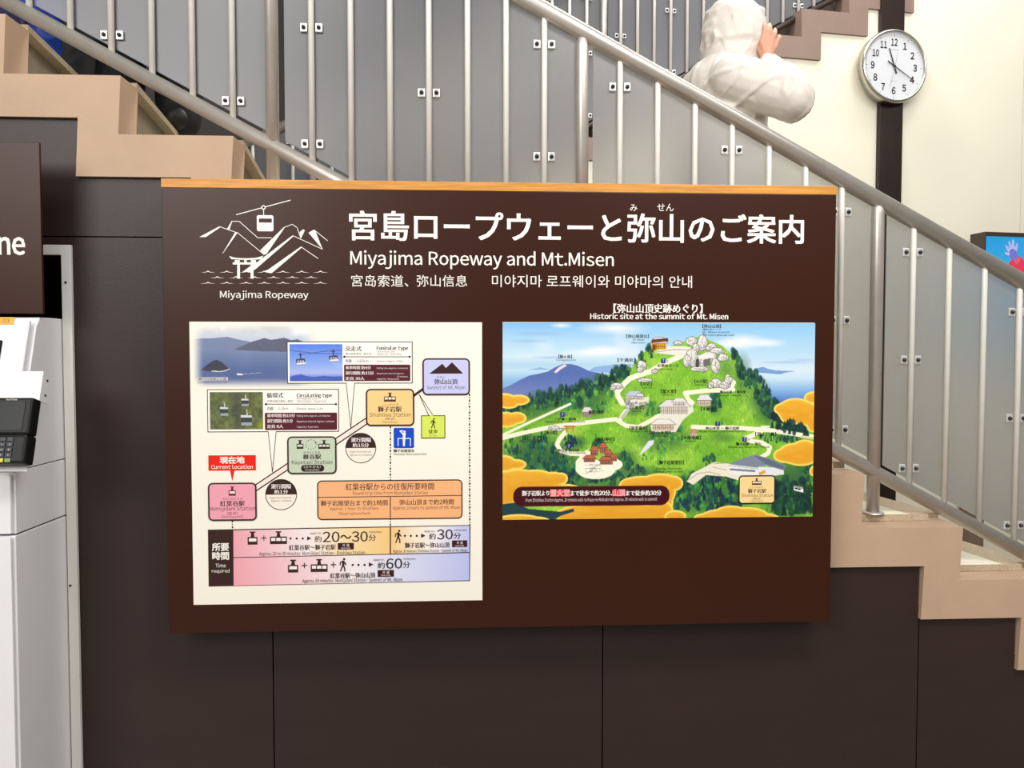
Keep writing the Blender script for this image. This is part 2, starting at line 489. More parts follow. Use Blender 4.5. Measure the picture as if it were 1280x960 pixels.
def glyph(ch, plain=False):
    if plain: FONT.pop(ch, None)
    if ch in FONT: return FONT[ch]
    c = bpy.data.curves.new('t', 'FONT'); c.body = chr(ord(ch) + 0xFEE0) if 0x21 <= ord(ch) <= 0x7e and not plain else ch; c.resolution_u = 2
    o = bpy.data.objects.new('t', c); COL.objects.link(o)
    bpy.context.view_layer.update()
    me = bpy.data.meshes.new_from_object(o.evaluated_get(bpy.context.evaluated_depsgraph_get()))
    vs = np.array([v.co[:2] for v in me.vertices]).reshape(-1, 2); fs = [list(p.vertices) for p in me.polygons]
    bpy.data.objects.remove(o); bpy.data.curves.remove(c); bpy.data.meshes.remove(me)
    FONT[ch] = (vs, fs); return FONT[ch]


LINES = {}


def text_mesh(body):
    """one line of type: proportional Latin, full-width Japanese and Chinese, slightly tighter Korean"""
    if body in LINES: return LINES[body]
    V = []; F = []; pen = 0.; n = 0
    for ch in body:
        if ch == ' ': pen += .27; continue
        if ch == '　': pen += 1.; continue
        vs, fs = glyph(ch)
        if not len(vs): pen += .3; continue
        if ord(ch) <= 0x7e:
            lb = -.09 if ch == 'j' else .085 if ch in 'HMNIilhbnmrDEFBPRKLUpk1[' else (.012 if ch in 'AVTWYvwy' else .045)
            rb = .08 if ch in 'HMNIildhnmaquJU1]' else (.012 if ch in 'AVTWYvwyr' else .04)
            x0 = vs[:, 0].min(); x1 = vs[:, 0].max(); sq = .5 if ch in '-+~' else 1.
            q = np.stack([(vs[:, 0] - x0) * sq + pen + lb, vs[:, 1]], 1); pen += lb + (x1 - x0) * sq + rb
        else:
            q = vs + np.array([pen, 0.]); pen += .92 if 0xac00 <= ord(ch) <= 0xd7a3 else 1.
        V.append(q); F += [[i + n for i in f_] for f_ in fs]; n += len(q)
    LINES[body] = (np.concatenate(V), F); return LINES[body]


CAPH = text_mesh('H')[0][:, 1].max()


class Ink:
    """flat printing on the sign plane y = Y; coordinates are the sight-line points of the photograph on that plane"""
    step = 1.2e-5

    def __init__(s, Y, origin=(0, 0, 0), P=None, start=0):
        s.Y = Y; s.v = []; s.f = []; s.c = []; s.l = start; s.o = Vector(origin)
        s.P = P or (lambda u, v: (lambda q: (q.x, q.z))(aty(u, v, Y)))

    def raw(s, pts, faces, cols):
        s.l += 1; k = len(s.v); y = s.Y - s.l * s.step
        s.v += [(x - s.o.x, y - s.o.y, z - s.o.z) for x, z in pts]; s.f += [[i + k for i in f] for f in faces]
        s.c += cols if isinstance(cols, list) else [lin(cols)] * len(pts)

    def poly(s, pts, col):
        q = [s.P(*p) for p in pts]; s.raw(q, [list(range(len(q)))], [lin(c) for c in col] if isinstance(col, list) else col)

    def quad(s, pts, col): s.poly(pts, col)

    def bounds(s, u0, v0, u1, v1):
        a = s.P(u0, v0); b = s.P(u1, v1); return a[0], a[1], b[0], b[1]

    def rect(s, u0, v0, u1, v1, col):
        x0, z0, x1, z1 = s.bounds(u0, v0, u1, v1); s.raw([(x0, z0), (x1, z0), (x1, z1), (x0, z1)], [[0, 1, 2, 3]], col)

    def hgrad(s, pts, stops):            # quad tl,tr,br,bl with colour stops along u
        (a, b, c, d) = [s.P(*p) for p in pts]; V = []; C = []; F = []
        for t, col in stops:
            V += [(a[0] + (b[0] - a[0]) * t, a[1] + (b[1] - a[1]) * t), (d[0] + (c[0] - d[0]) * t, d[1] + (c[1] - d[1]) * t)]; C += [lin(col)] * 2
        for i in range(len(stops) - 1): F.append([2 * i, 2 * i + 2, 2 * i + 3, 2 * i + 1])
        s.raw(V, F, C)

    def rrect(s, u0, v0, u1, v1, r, col, border=None, bw=0):
        def shape(x0, z0, x1, z1, r):
            pts = []
            for cx, cz, a0 in ((x1 - r, z0 - r, pi / 2), (x1 - r, z1 + r, 0), (x0 + r, z1 + r, -pi / 2), (x0 + r, z0 - r, -pi)):
                for i in range(7):
                    a = a0 - i / 6 * pi / 2; pts.append((cx + r * cos(a), cz + r * sin(a)))
            return pts
        m = .00214
        x0, z0, x1, z1 = s.bounds(u0, v0, u1, v1); r *= m
        if border:
            q = shape(x0, z0, x1, z1, r); s.raw(q, [list(range(len(q)))], border)
            b = bw * m; q = shape(x0 + b, z0 - b, x1 - b, z1 + b, max(r - b, .0005))
        else: q = shape(x0, z0, x1, z1, r)
        s.raw(q, [list(range(len(q)))], col)

    def line(s, p, q, w, col):
        a = Vector(s.P(*p)); b = Vector(s.P(*q)); n = (b - a).normalized(); n = Vector((-n.y, n.x)) * w * .00214 / 2
        s.raw([tuple(a + n), tuple(b + n), tuple(b - n), tuple(a - n)], [[0, 1, 2, 3]], col)

    def dash(s, p, q, w, col, pat=(3, 1.6, 1.2, 1.6)):
        p = Vector(p); q = Vector(q); L = (q - p).length; d = (q - p) / L; t = 0; i = 0
        while t < L:
            e = min(t + pat[i % len(pat)], L)
            if i % 2 == 0: s.line(p + d * t, p + d * e, w, col)
            t = e; i += 1

    def disc(s, u, v, r, col, a0=0, a1=360, n=24):
        c = s.P(u, v); r *= .00214
        q = [(c[0] + r * cos(radians(a0 + (a1 - a0) * i / n)), c[1] + r * sin(radians(a0 + (a1 - a0) * i / n))) for i in range(n + (0 if a1 - a0 == 360 else 1))]
        s.raw(q, [list(range(len(q)))], col)

    def text(s, body, u0, v0, u1, v1, col, bold=0., shear=0.):
        """glyphs scaled to the box: v0 = top of capitals, v1 = base line"""
        vs, fs = text_mesh(body)
        if not len(vs): return
        a = s.P(u0, v0); b = s.P(u1, v1)
        lo = vs.min(0); hi = vs.max(0)
        if any(ord(ch) > 0x2e80 for ch in body): y0, y1 = lo[1], hi[1]
        else: y0, y1 = 0., CAPH
        sx = (b[0] - a[0]) / (hi[0] - lo[0]); c = s.P(u0, v1); d = s.P(u1, v0)
        zb0, zb1 = c[1], b[1]; zt0, zt1 = a[1], d[1]
        zb = (zb0 + zb1) / 2; zt = (zt0 + zt1) / 2
        if abs(zb0 - zb1) > .0004 or True: zb, zt = b[1], a[1]
        sz = (zt - zb) / (y1 - y0)
        X = a[0] + (vs[:, 0] - lo[0]) * sx; Z = zb + (vs[:, 1] - y0) * sz
        offs = [(0, 0)]
        if bold:
            k = bold * .00214; offs = [(k, k * .7), (-k, k * .7), (k, -k * .7), (-k, -k * .7), (0, 0), (k, 0), (-k, 0)]
            if bold < .35: offs = [(k, 0), (-k, 0)]
        for dx, dz in offs:
            s.raw([(x + dx, z + dz) for x, z in zip(X, Z)], fs, col)

    def build(s, name, parent, m=None, loc=(0, 0, 0), label=None):
        me = bpy.data.meshes.new(name); me.from_pydata(s.v, [], s.f)
        at = me.color_attributes.new('Col', 'FLOAT_COLOR', 'POINT')
        at.data.foreach_set('color', np.concatenate([np.array(s.c, dtype=np.float32).reshape(-1, 3), np.ones((len(s.c), 1), np.float32)], 1).ravel())
        me.materials.append(m or M_ink); o = bpy.data.objects.new(name, me); link(o, parent); o.location = loc
        if label: o['label'] = label
        return o


class Paint:
    """small painter: fills shapes on a grid of points, later a grid mesh with those colours"""
    def __init__(s, u0, v0, u1, v1, ppu=1.5, ss=2):
        s.u0, s.v0, s.u1, s.v1 = u0, v0, u1, v1; s.ss = ss; s.k = ppu * ss
        s.nx = int(round((u1 - u0) * ppu)); s.ny = int(round((v1 - v0) * ppu))
        s.a = np.zeros((s.ny * ss, s.nx * ss, 3)); s.H, s.Wd = s.a.shape[:2]
        yy, xx = np.mgrid[0:s.H, 0:s.Wd]
        s.U = u0 + (xx + .5) / s.Wd * (u1 - u0); s.V = v0 + (yy + .5) / s.H * (v1 - v0)

    def win(s, a, b, c, d):
        i0 = max(0, int((a - s.u0) * s.Wd / (s.u1 - s.u0)) - 1); i1 = min(s.Wd, int((c - s.u0) * s.Wd / (s.u1 - s.u0)) + 2)
        j0 = max(0, int((b - s.v0) * s.H / (s.v1 - s.v0)) - 1); j1 = min(s.H, int((d - s.v0) * s.H / (s.v1 - s.v0)) + 2)
        return (slice(j0, j1), slice(i0, i1)) if i1 > i0 and j1 > j0 else None

    def put(s, w, m, col, al=1.):
        col = np.array(col, float)
        m = (m * al)[..., None]
        s.a[w] = s.a[w] * (1 - m) + col * m

    def mask(s, w, pts):
        U, V = s.U[w], s.V[w]; m = np.zeros(U.shape, bool); n = len(pts)
        for i in range(n):
            (x1, y1), (x2, y2) = pts[i], pts[(i + 1) % n]
            if y1 == y2: continue
            c = ((y1 > V) != (y2 > V)) & (U < (x2 - x1) * (V - y1) / (y2 - y1) + x1); m ^= c
        return m

    def poly(s, pts, col, al=1., noise=0.):
        xs = [p[0] for p in pts]; ys = [p[1] for p in pts]; w = s.win(min(xs), min(ys), max(xs), max(ys))
        if w is None: return
        m = s.mask(w, pts).astype(float)
        if noise: col = np.array(col, float) + RNG.normal(0, noise, m.shape)[..., None]
        s.put(w, m, col, al)

    def ell(s, u, v, ru, rv, col, al=1., soft=0.):
        w = s.win(u - ru * (1 + soft), v - rv * (1 + soft), u + ru * (1 + soft), v + rv * (1 + soft))
        if w is None: return
        d = np.sqrt(((s.U[w] - u) / ru) ** 2 + ((s.V[w] - v) / rv) ** 2)
        m = np.clip((1 + soft - d) / (2 * soft), 0, 1) if soft else (d < 1).astype(float)
        s.put(w, m, col, al)

    def stroke(s, pts, wd, col, al=1.):
        for (a, b), (c, d) in zip(pts[:-1], pts[1:]):
            w = s.win(min(a, c) - wd, min(b, d) - wd, max(a, c) + wd, max(b, d) + wd)
            if w is None: continue
            L = max((c - a) ** 2 + (d - b) ** 2, 1e-6); t = np.clip(((s.U[w] - a) * (c - a) + (s.V[w] - b) * (d - b)) / L, 0, 1)
            e = np.hypot(s.U[w] - a - t * (c - a), s.V[w] - b - t * (d - b)); s.put(w, (e < wd / 2).astype(float), col, al)

    def noise(s, scale, seed=0):
        r = np.random.RandomState(seed); out = np.zeros((s.H, s.Wd)); amp = 1.
        for o_ in range(3):
            n_ = max(2, int((s.u1 - s.u0) / scale * 2 ** o_)); m_ = max(2, int((s.v1 - s.v0) / scale * 2 ** o_))
            g_ = r.rand(m_ + 2, n_ + 2); y = np.linspace(0, m_, s.H); x = np.linspace(0, n_, s.Wd)
            j = y.astype(int); i = x.astype(int); fy = (y - j)[:, None]; fx = (x - i)[None]
            fy = fy * fy * (3 - 2 * fy); fx = fx * fx * (3 - 2 * fx)
            out += amp * ((g_[j][:, i] * (1 - fx) + g_[j][:, i + 1] * fx) * (1 - fy) + (g_[j + 1][:, i] * (1 - fx) + g_[j + 1][:, i + 1] * fx) * fy); amp *= .5
        return (out / 1.75 - .5) * 2

    def mesh(s, ink):
        a = s.a.reshape(s.ny, s.ss, s.nx, s.ss, 3).mean((1, 3)); a = np.clip(a, 0, 255) / 255
        a = np.where(a <= .04045, a / 12.92, ((a + .055) / 1.055) ** 2.4)
        x0, z0, x1, z1 = ink.bounds(s.u0, s.v0, s.u1, s.v1)
        X = np.linspace(x0, x1, s.nx); Z = np.linspace(z0, z1, s.ny)
        pts = [(x, z) for z in Z for x in X]; nx = s.nx
        F = [[j * nx + i, j * nx + i + 1, (j + 1) * nx + i + 1, (j + 1) * nx + i] for j in range(s.ny - 1) for i in range(nx - 1)]
        ink.raw(pts, F, [tuple(c) for c in a.reshape(-1, 3)])


# ------------------------------------------------------------------ the information board
YS = 2.08                                          # printed face of the board
BX0, BX1, BZ0, BZT, BZ1 = -.815, 1.0, .700, 1.887, 1.911
board = empty('information_board', (0, YS + .05, BZ0), 0, 'large dark brown information board with oak top edge and two printed maps', 'information board')
iv = board.location
T = lambda p: (p[0] - iv.x, p[1] - iv.y, p[2] - iv.z)
m = MB(); m.box(T((BX0, YS, BZ0)), T((BX1, YS + .045, BZT))); m.build('board_panel', M_brown_board, board, bevel=.0012)
m = MB(); m.box(T((BX0 - .001, YS - .001, BZT + .0003)), T((BX1 + .001, YS + .046, BZ1))); m.build('oak_edge', M_wood, board, bevel=.0015)
m = MB()
for x in (-.55, .1, .72): m.box(T((x, YS + .046, .85)), T((x + .06, YB - .001, 1.65)))
m.build('mounting_rail', M_groove, board)


def ink(): return Ink(YS, origin=tuple(iv))


WH = (250, 247, 238); DK = (52, 30, 28)


def letter(name, items, col=WH):
    k = ink(); k.l = 8
    for it in items: k.text(*it[:5], col, *(it[5:]))
    return k.build(name, board)


letter('title_lettering', [('宮島ロープウェーと弥山のご案内', 437, 263.5, 1004, 304.5, .75)])
letter('reading_lettering', [('み', 787.5, 255.5, 796.5, 264), ('せん', 821.5, 254.5, 842, 264)])
letter('english_lettering', [('Miyajima Ropeway and Mt.Misen', 438, 314, 767, 332.5, .25)])
letter('chinese_lettering', [('宮岛索道、', 439, 343.5, 510.5, 358.5)])
letter('chinese_lettering', [('弥山信息', 521, 343.5, 584, 358.5)])
letter('korean_lettering', [('미야지마 로프웨이와 미야마의 안내', 615, 343.5, 865, 360)])
letter('map_heading_lettering', [('【弥山山頂史跡めぐり】', 767, 379.5, 878, 391.5, .3), ('Historic site at the summit of Mt. Misen', 738, 391.8, 910, 399.2, .3)])

# emblem: cable car over mountains, gate and waves
k = ink(); k.l = 8
L = lambda *q: [(200 + x / 5.333, 220 + y / 5.333) for x, y in zip(q[::2], q[1::2])]
k.poly(L(262, 407, 395, 336, 402, 342, 305, 407), WH)
k.poly(L(445, 357, 476, 303, 481, 303, 462, 360), WH)
for q in (L(398, 338, 505, 375), L(476, 302, 528, 302), L(528, 302, 652, 412), L(652, 412, 745, 412), L(512, 374, 695, 525), L(826, 343, 882, 322),
          L(882, 322, 915, 345), L(915, 345, 938, 415), L(886, 398, 1084, 488), L(940, 472, 1054, 550), L(1028, 360, 1118, 432)):
    k.line(q[0], q[1], .75, WH)
k.poly(L(416, 518, 500, 377, 512, 374, 517, 378, 418, 518), WH)
k.poly(L(668, 496, 826, 341, 834, 340, 710, 520, 695, 524), WH)
k.poly(L(550, 640, 600, 602, 640, 580, 884, 396, 890, 402, 636, 622, 600, 640), WH)
k.poly(L(700, 632, 720, 625, 940, 470, 946, 476, 745, 648, 715, 644), WH)
k.poly(L(930, 375, 955, 355, 966, 362, 940, 416), WH)
k.poly(L(990, 378, 1026, 358, 1034, 362, 1085, 490), WH)
k.line(*L(508, 258, 870, 161), 1.0, WH)
k.disc(*L(690, 210)[0], 2.7, WH); k.disc(*L(690, 210)[0], 1.5, (66, 38, 28))
k.line(*L(690, 222, 692, 262), .9, WH)
k.rrect(*L(645, 261)[0], *L(757, 369)[0], 2.2, WH); k.rect(*L(659, 283)[0], *L(746, 311)[0], (70, 46, 38))
k.poly(L(460, 533, 500, 545, 570, 549, 640, 545, 690, 532, 672, 556, 570, 560, 476, 554), WH)
k.poly(L(485, 576, 655, 576, 655, 590, 485, 590), WH); k.poly(L(498, 560, 515, 560, 515, 578, 498, 578), WH); k.poly(L(562, 560, 578, 560, 578, 578, 562, 578), WH); k.poly(L(622, 560, 640, 560, 640, 578, 622, 578), WH)
k.poly(L(516, 560, 532, 560, 534, 684, 514, 684), WH); k.poly(L(606, 560, 622, 560, 624, 684, 604, 684), WH)
for row, y in enumerate((642, 679, 716)):
    xs_ = (320, 445, 575, 695, 820, 945, 1070) if row != 1 else (382, 508, 632, 757, 882, 1007)
    for x in xs_:
        k.poly(L(x - 50, y + 2, x - 15, y - 2, x, y - 11, x + 15, y - 2, x + 50, y + 2, x + 15, y + 1, x, y - 4, x - 15, y + 1), WH)
k.text('Miyajima Ropeway', 275.2, 363.8, 385.5, 372.6, WH, .15)
k.build('ropeway_emblem', board)

# ---- left sheet: the route diagram
SH0, SH1 = aty(239.4, 403, YS), aty(603, 753, YS)
x0, x1 = (aty(237, 402, YS).x + aty(242, 757, YS).x) / 2, SH1.x
z0, z1 = (aty(237, 402, YS).z + aty(603, 403, YS).z) / 2, (aty(242, 757, YS).z + aty(603, 749, YS).z) / 2
m = MB(); m.box(T((x0, YS - .001, z1)), T((x1, YS - .0001, z0)))
sheet = m.build('route_map_sheet', M_sheet, board); sheet['label'] = 'white printed sheet with the ropeway route diagram'
YR = YS - .0011
BR_ = (58, 34, 32); PK = (244, 166, 182)


def rink(st=0):
    k = Ink(YR, origin=tuple(iv), start=st); return k


def done(k, name, label=None): return k.build(name, sheet, label=label)


# sea photograph with faded edges
p = Paint(238.6, 403.5, 402, 487, 2, 1)
paper = np.array((252, 247, 233.))
U, V = p.U, p.V; n1 = p.noise(30, 3); n2 = p.noise(60, 5)
sky = np.stack([np.interp(V, [403, 425], [236, 196]), np.interp(V, [403, 425], [234, 206]), np.interp(V, [403, 425], [228, 226])], -1)
p.a[:] = sky
cl = np.clip(np.abs(p.noise(22, 9)) * 1.5, 0, 1) * np.clip((420 - V) / 10, 0, 1); p.a += cl[..., None] * np.array((-46, -40, -26))
cl = np.clip(p.noise(26, 12) * 2, 0, 1) * np.clip((422 - V) / 8, 0, 1); p.a += cl[..., None] * np.array((40, 38, 34))
sea = np.stack([np.interp(V, [434, 462, 486], [128, 92, 98]), np.interp(V, [434, 462, 486], [144, 112, 108]), np.interp(V, [434, 462, 486], [180, 160, 150])], -1)
p.a[V > 433] = sea[V > 433]; p.a[V > 433] += n1[V > 433][:, None] * 7
p.poly([(238, 424), (252, 423), (262, 423), (272, 422), (284, 421), (296, 424), (312, 427), (322, 432), (322, 436), (238, 436)], (124, 138, 172), 1, 5)
p.poly([(292, 437), (305, 431), (314, 427), (322, 425), (330, 422.5), (338, 424.5), (345, 424), (355, 422), (364, 425), (372, 424), (385, 429), (402, 432), (402, 440), (330, 439)], (98, 102, 126), 1, 7)
p.poly([(250, 462), (258, 456), (264, 451.5), (270, 449.5), (276, 452), (283, 458), (288, 463), (276, 464), (262, 464)], (66, 68, 80), 1, 9)
p.stroke([(264, 463.5), (274, 464), (281, 463), (286, 461)], 1.1, (220, 220, 222)); p.stroke([(296, 467.5), (302, 467.7)], 1.8, (245, 245, 248)); p.stroke([(302, 467.3), (326, 465.6)], .6, (170, 180, 200))
al = np.clip((U - 239) / 16, 0, 1) * np.clip((486 - V) / 15, 0, 1) * np.clip((402 - U) / 30, 0, 1) * np.clip((V - 404) / 16 + .15, 0, 1)
al = (al * al * (3 - 2 * al))[..., None]; p.a = p.a * al + paper * (1 - al)
k = rink(); p.mesh(k)
k.rect(247, 471.5, 285, 475.6, (206, 206, 212)); k.text('瀬戸内海国立公園', 248, 471.8, 283, 475.4, (34, 34, 40)); k.text('Setonaikai National Park', 247, 477, 284.5, 479.2, (60, 60, 66))
done(k, 'sea_photograph', 'faded photograph of the sea with a small island')


def callout(name, u0, v0, u1, v1, tail, photo, rows, tx, ex, box, bands, head, line):
    k = rink(12)
    (ta, tb, tc) = tail
    k.poly([(ta - .5, v1 - .6), (tb + .5, v1 - .6), (tb, v1 + 1), tc, (ta, v1 + 1)], (254, 250, 240))
    k.rrect(u0, v0, u1, v1, .6, (254, 251, 243), BR_, 1.0)
    k.line((ta, v1 - .4), tc, .8, BR_); k.line((tb, v1 - .4), tc, .8, BR_); k.poly([(ta + .3, v1 - 1.2), (tb - .3, v1 - 1.2), (tb - .5, v1 + .6), (ta + .5, v1 + .6)], (254, 251, 243))
    for it in head: k.text(*it[:5], (44, 38, 38), *it[5:])
    k.line(*line, .9, BR_); k.disc(*line[0], 1.4, BR_); k.disc(*line[1], 1.4, BR_)
    k.rrect(*box, 1.4, (88, 30, 42))
    for it in bands: k.text(*it[:5], (236, 224, 222), *it[5:])
    done(k, name)
    return k.l


# photographs for the two call-outs
def photo(name, p, after, lab):
    k = rink(60 + 30); p.mesh(k)
    k.l = 140
    done(k, name, lab)


callout('funicular_caption', 358.5, 426.8, 516, 479.3, (432.8, 443.2, (438.5, 534.5)), None, None, None, None, (430, 455.8, 513, 476.2),
        [('乗車時間 約4分', 432, 457.4, 463.5, 461.6, .2), ('運行間隔 約15分', 432, 464.1, 467, 468.4, .2), ('定員 30人', 432, 470.9, 455.5, 475.2, .2),
         ('Riding time Approx. 4 minutes', 471, 459.2, 510, 461.2), ('Departure interval Approx.', 471, 465.8, 505, 467.8), ('15 minutes', 496, 469.7, 510, 471.8), ('Capacity : 30 persons', 471, 472.6, 499, 474.8)],
        [('交走式', 432, 432.6, 452, 439, .2), ('Funicular type', 471, 432.8, 510, 437.3, .25), ('獅子岩線(榧谷～獅子岩)', 432, 440.9, 465, 443.6), ('Shishiiwa Line', 471, 438.6, 493.5, 440.6), ('(Kayatani - Shishiiwa)', 471, 441.6, 502, 443.8),
         ('距離 ： 0.82km', 432, 449, 460.5, 453.4), ('Distance : Approx. 0.82km', 471, 450.2, 504, 452.8)],
        ((430.5, 446), (512, 446)))
callout('circulating_caption', 258.7, 486.6, 424, 539.6, (335.3, 345.2, (340.6, 590.5)), None, None, None, None, (331, 516, 421.5, 537.2),
        [('乗車時間 約10分', 334, 517.3, 368.5, 521.6, .2), ('運行間隔 約1分', 334, 523.9, 366, 528.4, .2), ('定員 8人', 334, 530.7, 354, 535.2, .2),
         ('Riding time Approx. 10 minutes', 371, 518.6, 413, 520.8), ('Departure interval Approx. 1 minute', 371, 525.6, 418, 527.8), ('Capacity : 8 persons', 371, 532.4, 398, 534.6)],
        [('循環式', 333.5, 491, 354, 497.2, .2), ('Circulating type', 371, 492, 415, 496.4, .25), ('紅葉谷線(紅葉谷～榧谷)', 334, 500, 367, 502.8), ('Momijidani Line', 371, 497.2, 397, 499.2), ('(Momijidani - Kayatani)', 371, 500.3, 408, 502.5),
         ('距離 ： 1.1km', 334, 508.6, 360, 512.6), ('Distance : Approx. 1.1km', 371, 509.6, 404, 512)],
        ((332.5, 505.2), (420, 505.2)))
p = Paint(362, 430.2, 428.3, 476.2, 2, 2)
U, V = p.U, p.V
p.a[:] = np.stack([np.interp(V, [430, 455, 466, 476], [92, 140, 178, 70]), np.interp(V, [430, 455, 466, 476], [132, 172, 190, 96]), np.interp(V, [430, 455, 466, 476], [232, 244, 240, 200])], -1)
p.a += (np.clip(p.noise(24, 31), 0, 1) * np.clip(1 - abs(V - 458) / 9, 0, 1))[..., None] * np.array((60, 44, 10))
p.poly([(362, 471), (368, 469), (376, 467.5), (384, 470), (392, 471), (404, 469.5), (416, 470.5), (428, 470), (428, 477), (362, 477)], (72, 100, 190), 1, 6)
p.stroke([(362, 438), (395, 442), (428, 442)], .7, (66, 84, 150)); p.stroke([(378, 443), (416, 438), (428, 438)], .7, (66, 84, 150))
for (cx, cy) in ((376, 452.5), (417, 448.5)):
    p.stroke([(cx, cy - 4), (cx - .5, cy - 11)], 1.3, (46, 46, 70)); p.stroke([(cx - 3, cy - 9), (cx + 2, cy - 9)], .8, (46, 46, 70))
    p.poly([(cx - 6, cy - 3.5), (cx + 5, cy - 4.5), (cx + 6, cy + 3), (cx - 5, cy + 4)], (70, 66, 86)); p.poly([(cx - 5, cy + 1), (cx + 6, cy), (cx + 6, cy + 2.6), (cx - 5, cy + 3.6)], (232, 232, 236))
    for q in (-3, 0, 3): p.poly([(cx + q - 1, cy - 2), (cx + q + 1, cy - 2.2), (cx + q + 1, cy), (cx + q - 1, cy + .2)], (196, 206, 226))
photo('cable_car_photograph', p, None, 'blue sky photograph of two cable cars')
p = Paint(262.3, 490.2, 329, 536.2, 2, 2)
U, V = p.U, p.V; n1 = p.noise(4, 41); n2 = p.noise(20, 42); fine = RNG.normal(0, 13, U.shape)
p.a[:] = np.stack([104 + n1 * 34 + n2 * 16 + fine, 112 + n1 * 34 + n2 * 12 + fine, 70 + n1 * 22 + fine * .8], -1)
dk_ = np.clip(1 - abs(U - 296 - (V - 500) * .08) / 13, 0, 1)[..., None]; p.a = p.a * (1 - dk_ * .62) + np.array((70, 74, 74)) * dk_ * .62
p.ell(327, 532, 6, 5, (150, 156, 40), .8, .5)
for (cx, cy, w, h_) in ((280, 514, 10, 11), (308, 525, 14, 13), (306.5, 503, 9, 9)):
    p.stroke([(cx + .5, cy - h_), (cx + 1, cy - h_ / 2)], 1, (220, 224, 220))
    p.poly([(cx - w / 2, cy - h_ / 2), (cx + w / 2, cy - h_ / 2 + .6), (cx + w / 2, cy + h_ / 2), (cx - w / 2 + .5, cy + h_ / 2)], (64, 70, 74))
    p.poly([(cx - w / 2, cy - h_ / 2), (cx + w / 2, cy - h_ / 2 + .6), (cx + w / 2, cy - h_ / 4), (cx - w / 2, cy - h_ / 4)], (214, 220, 222)); p.poly([(cx - w / 2 + .5, cy + h_ * .22), (cx + w / 2, cy + h_ * .2), (cx + w / 2, cy + h_ / 2), (cx - w / 2 + .5, cy + h_ / 2)], (160, 170, 172))
photo('gondola_photograph', p, None, 'green forest photograph with gondolas')


def icon1(k, u0, v0, u1, v1, col=BR_, hole=(252, 240, 236), cells=1):
    X = lambda t: u0 + (u1 - u0) * t; Y = lambda t: v0 + (v1 - v0) * t; c = (u0 + u1) / 2; w = (u1 - u0); h_ = v1 - v0
    hw = min(w * .5, h_ * .36); sw = h_ * .10
    k.rect(c - hw * .62, Y(0), c + hw * .62, Y(.09), col)
    k.poly([(c - sw, Y(.09)), (c + sw, Y(.09)), (c + sw * 1.6, Y(.46)), (c - sw * 1.6, Y(.46))], col)
    k.rect(u0, Y(.42), u1, v1, col)
    cw_ = (w * .92) / cells
    for i in range(cells):
        a = u0 + w * .04 + i * cw_
        k.rect(a + cw_ * .10, Y(.52), a + cw_ * .92, Y(.76), hole)


def walker(k, u0, v0, u1, v1, col):
    X = lambda t: u0 + (u1 - u0) * t; Y = lambda t: v0 + (v1 - v0) * t; h_ = v1 - v0
    k.disc(X(.66), Y(.09), h_ * .085, col)
    pl_ = lambda *q: k.poly([(X(a), Y(b)) for a, b in zip(q[::2], q[1::2])], col)
    pl_(.42, .2, .68, .2, .72, .34, .66, .58, .38, .58, .4, .36)
    pl_(.45, .2, .55, .26, .22, .36, .16, .56, .04, .54, .1, .3)
    pl_(.64, .22, .76, .3, .98, .46, .92, .54, .66, .4)
    pl_(.38, .55, .58, .56, .4, .78, .26, 1.0, .1, .97, .26, .74)
    pl_(.5, .55, .67, .55, .82, .76, .84, 1.0, .68, 1.0, .66, .8)


# link lines between stations
for a, b in (((312, 615), (366, 579)), ((414, 556), (466, 521))):
    k = rink(10); k.line(a, b, 8.2, BR_); k.line(a, b, 5.2, (250, 234, 222)); done(k, 'route_line')
k = rink(10); k.line((514, 497), (532, 484), 3.2, BR_); done(k, 'footpath_line')


def station(name, u0, v0, u1, v1, fill, icon, texts, lab):
    k = rink(150); k.rrect(u0, v0, u1, v1, 6, fill, BR_, 1.9); icon(k)
    for it in texts: k.text(*it[:5], BR_, *it[5:])
    done(k, name, lab); return k


station('station_box', 260, 603.5, 321.3, 650.5, PK, lambda k: icon1(k, 286, 608, 295, 619.5, (110, 40, 52), (250, 232, 234)),
        [('もみじだにえき', 278.5, 622, 303, 624.6), ('紅葉谷駅', 275.5, 625.8, 306, 632.4, .2), ('Momijidani Station', 262, 633.4, 319.5, 637.6), ('（起点）', 284, 639.8, 297.5, 643.2), ('[Starting point]', 277, 644.2, 304, 646.8)], 'pink station box')


def kaya(k):
    icon1(k, 371, 550, 379.5, 561, BR_, (212, 224, 206)); icon1(k, 398, 550, 412.5, 561, BR_, (212, 224, 206), 3)
    for i in range(12): k.disc(389 + 6.6 * cos(i * pi / 6), 555.6 + 6 * sin(i * pi / 6), .6, BR_, n=8)
    k.poly([(393.5, 552), (396.4, 552.6), (394.8, 554.6)], BR_)
    k.rrect(376.5, 581, 405.5, 589.3, 4, (50, 30, 26)); k.text('（のりかえ）', 380, 581.8, 401, 585, (236, 236, 226)); k.text('[Transfer]', 382, 586, 399, 588.2, (230, 230, 220))


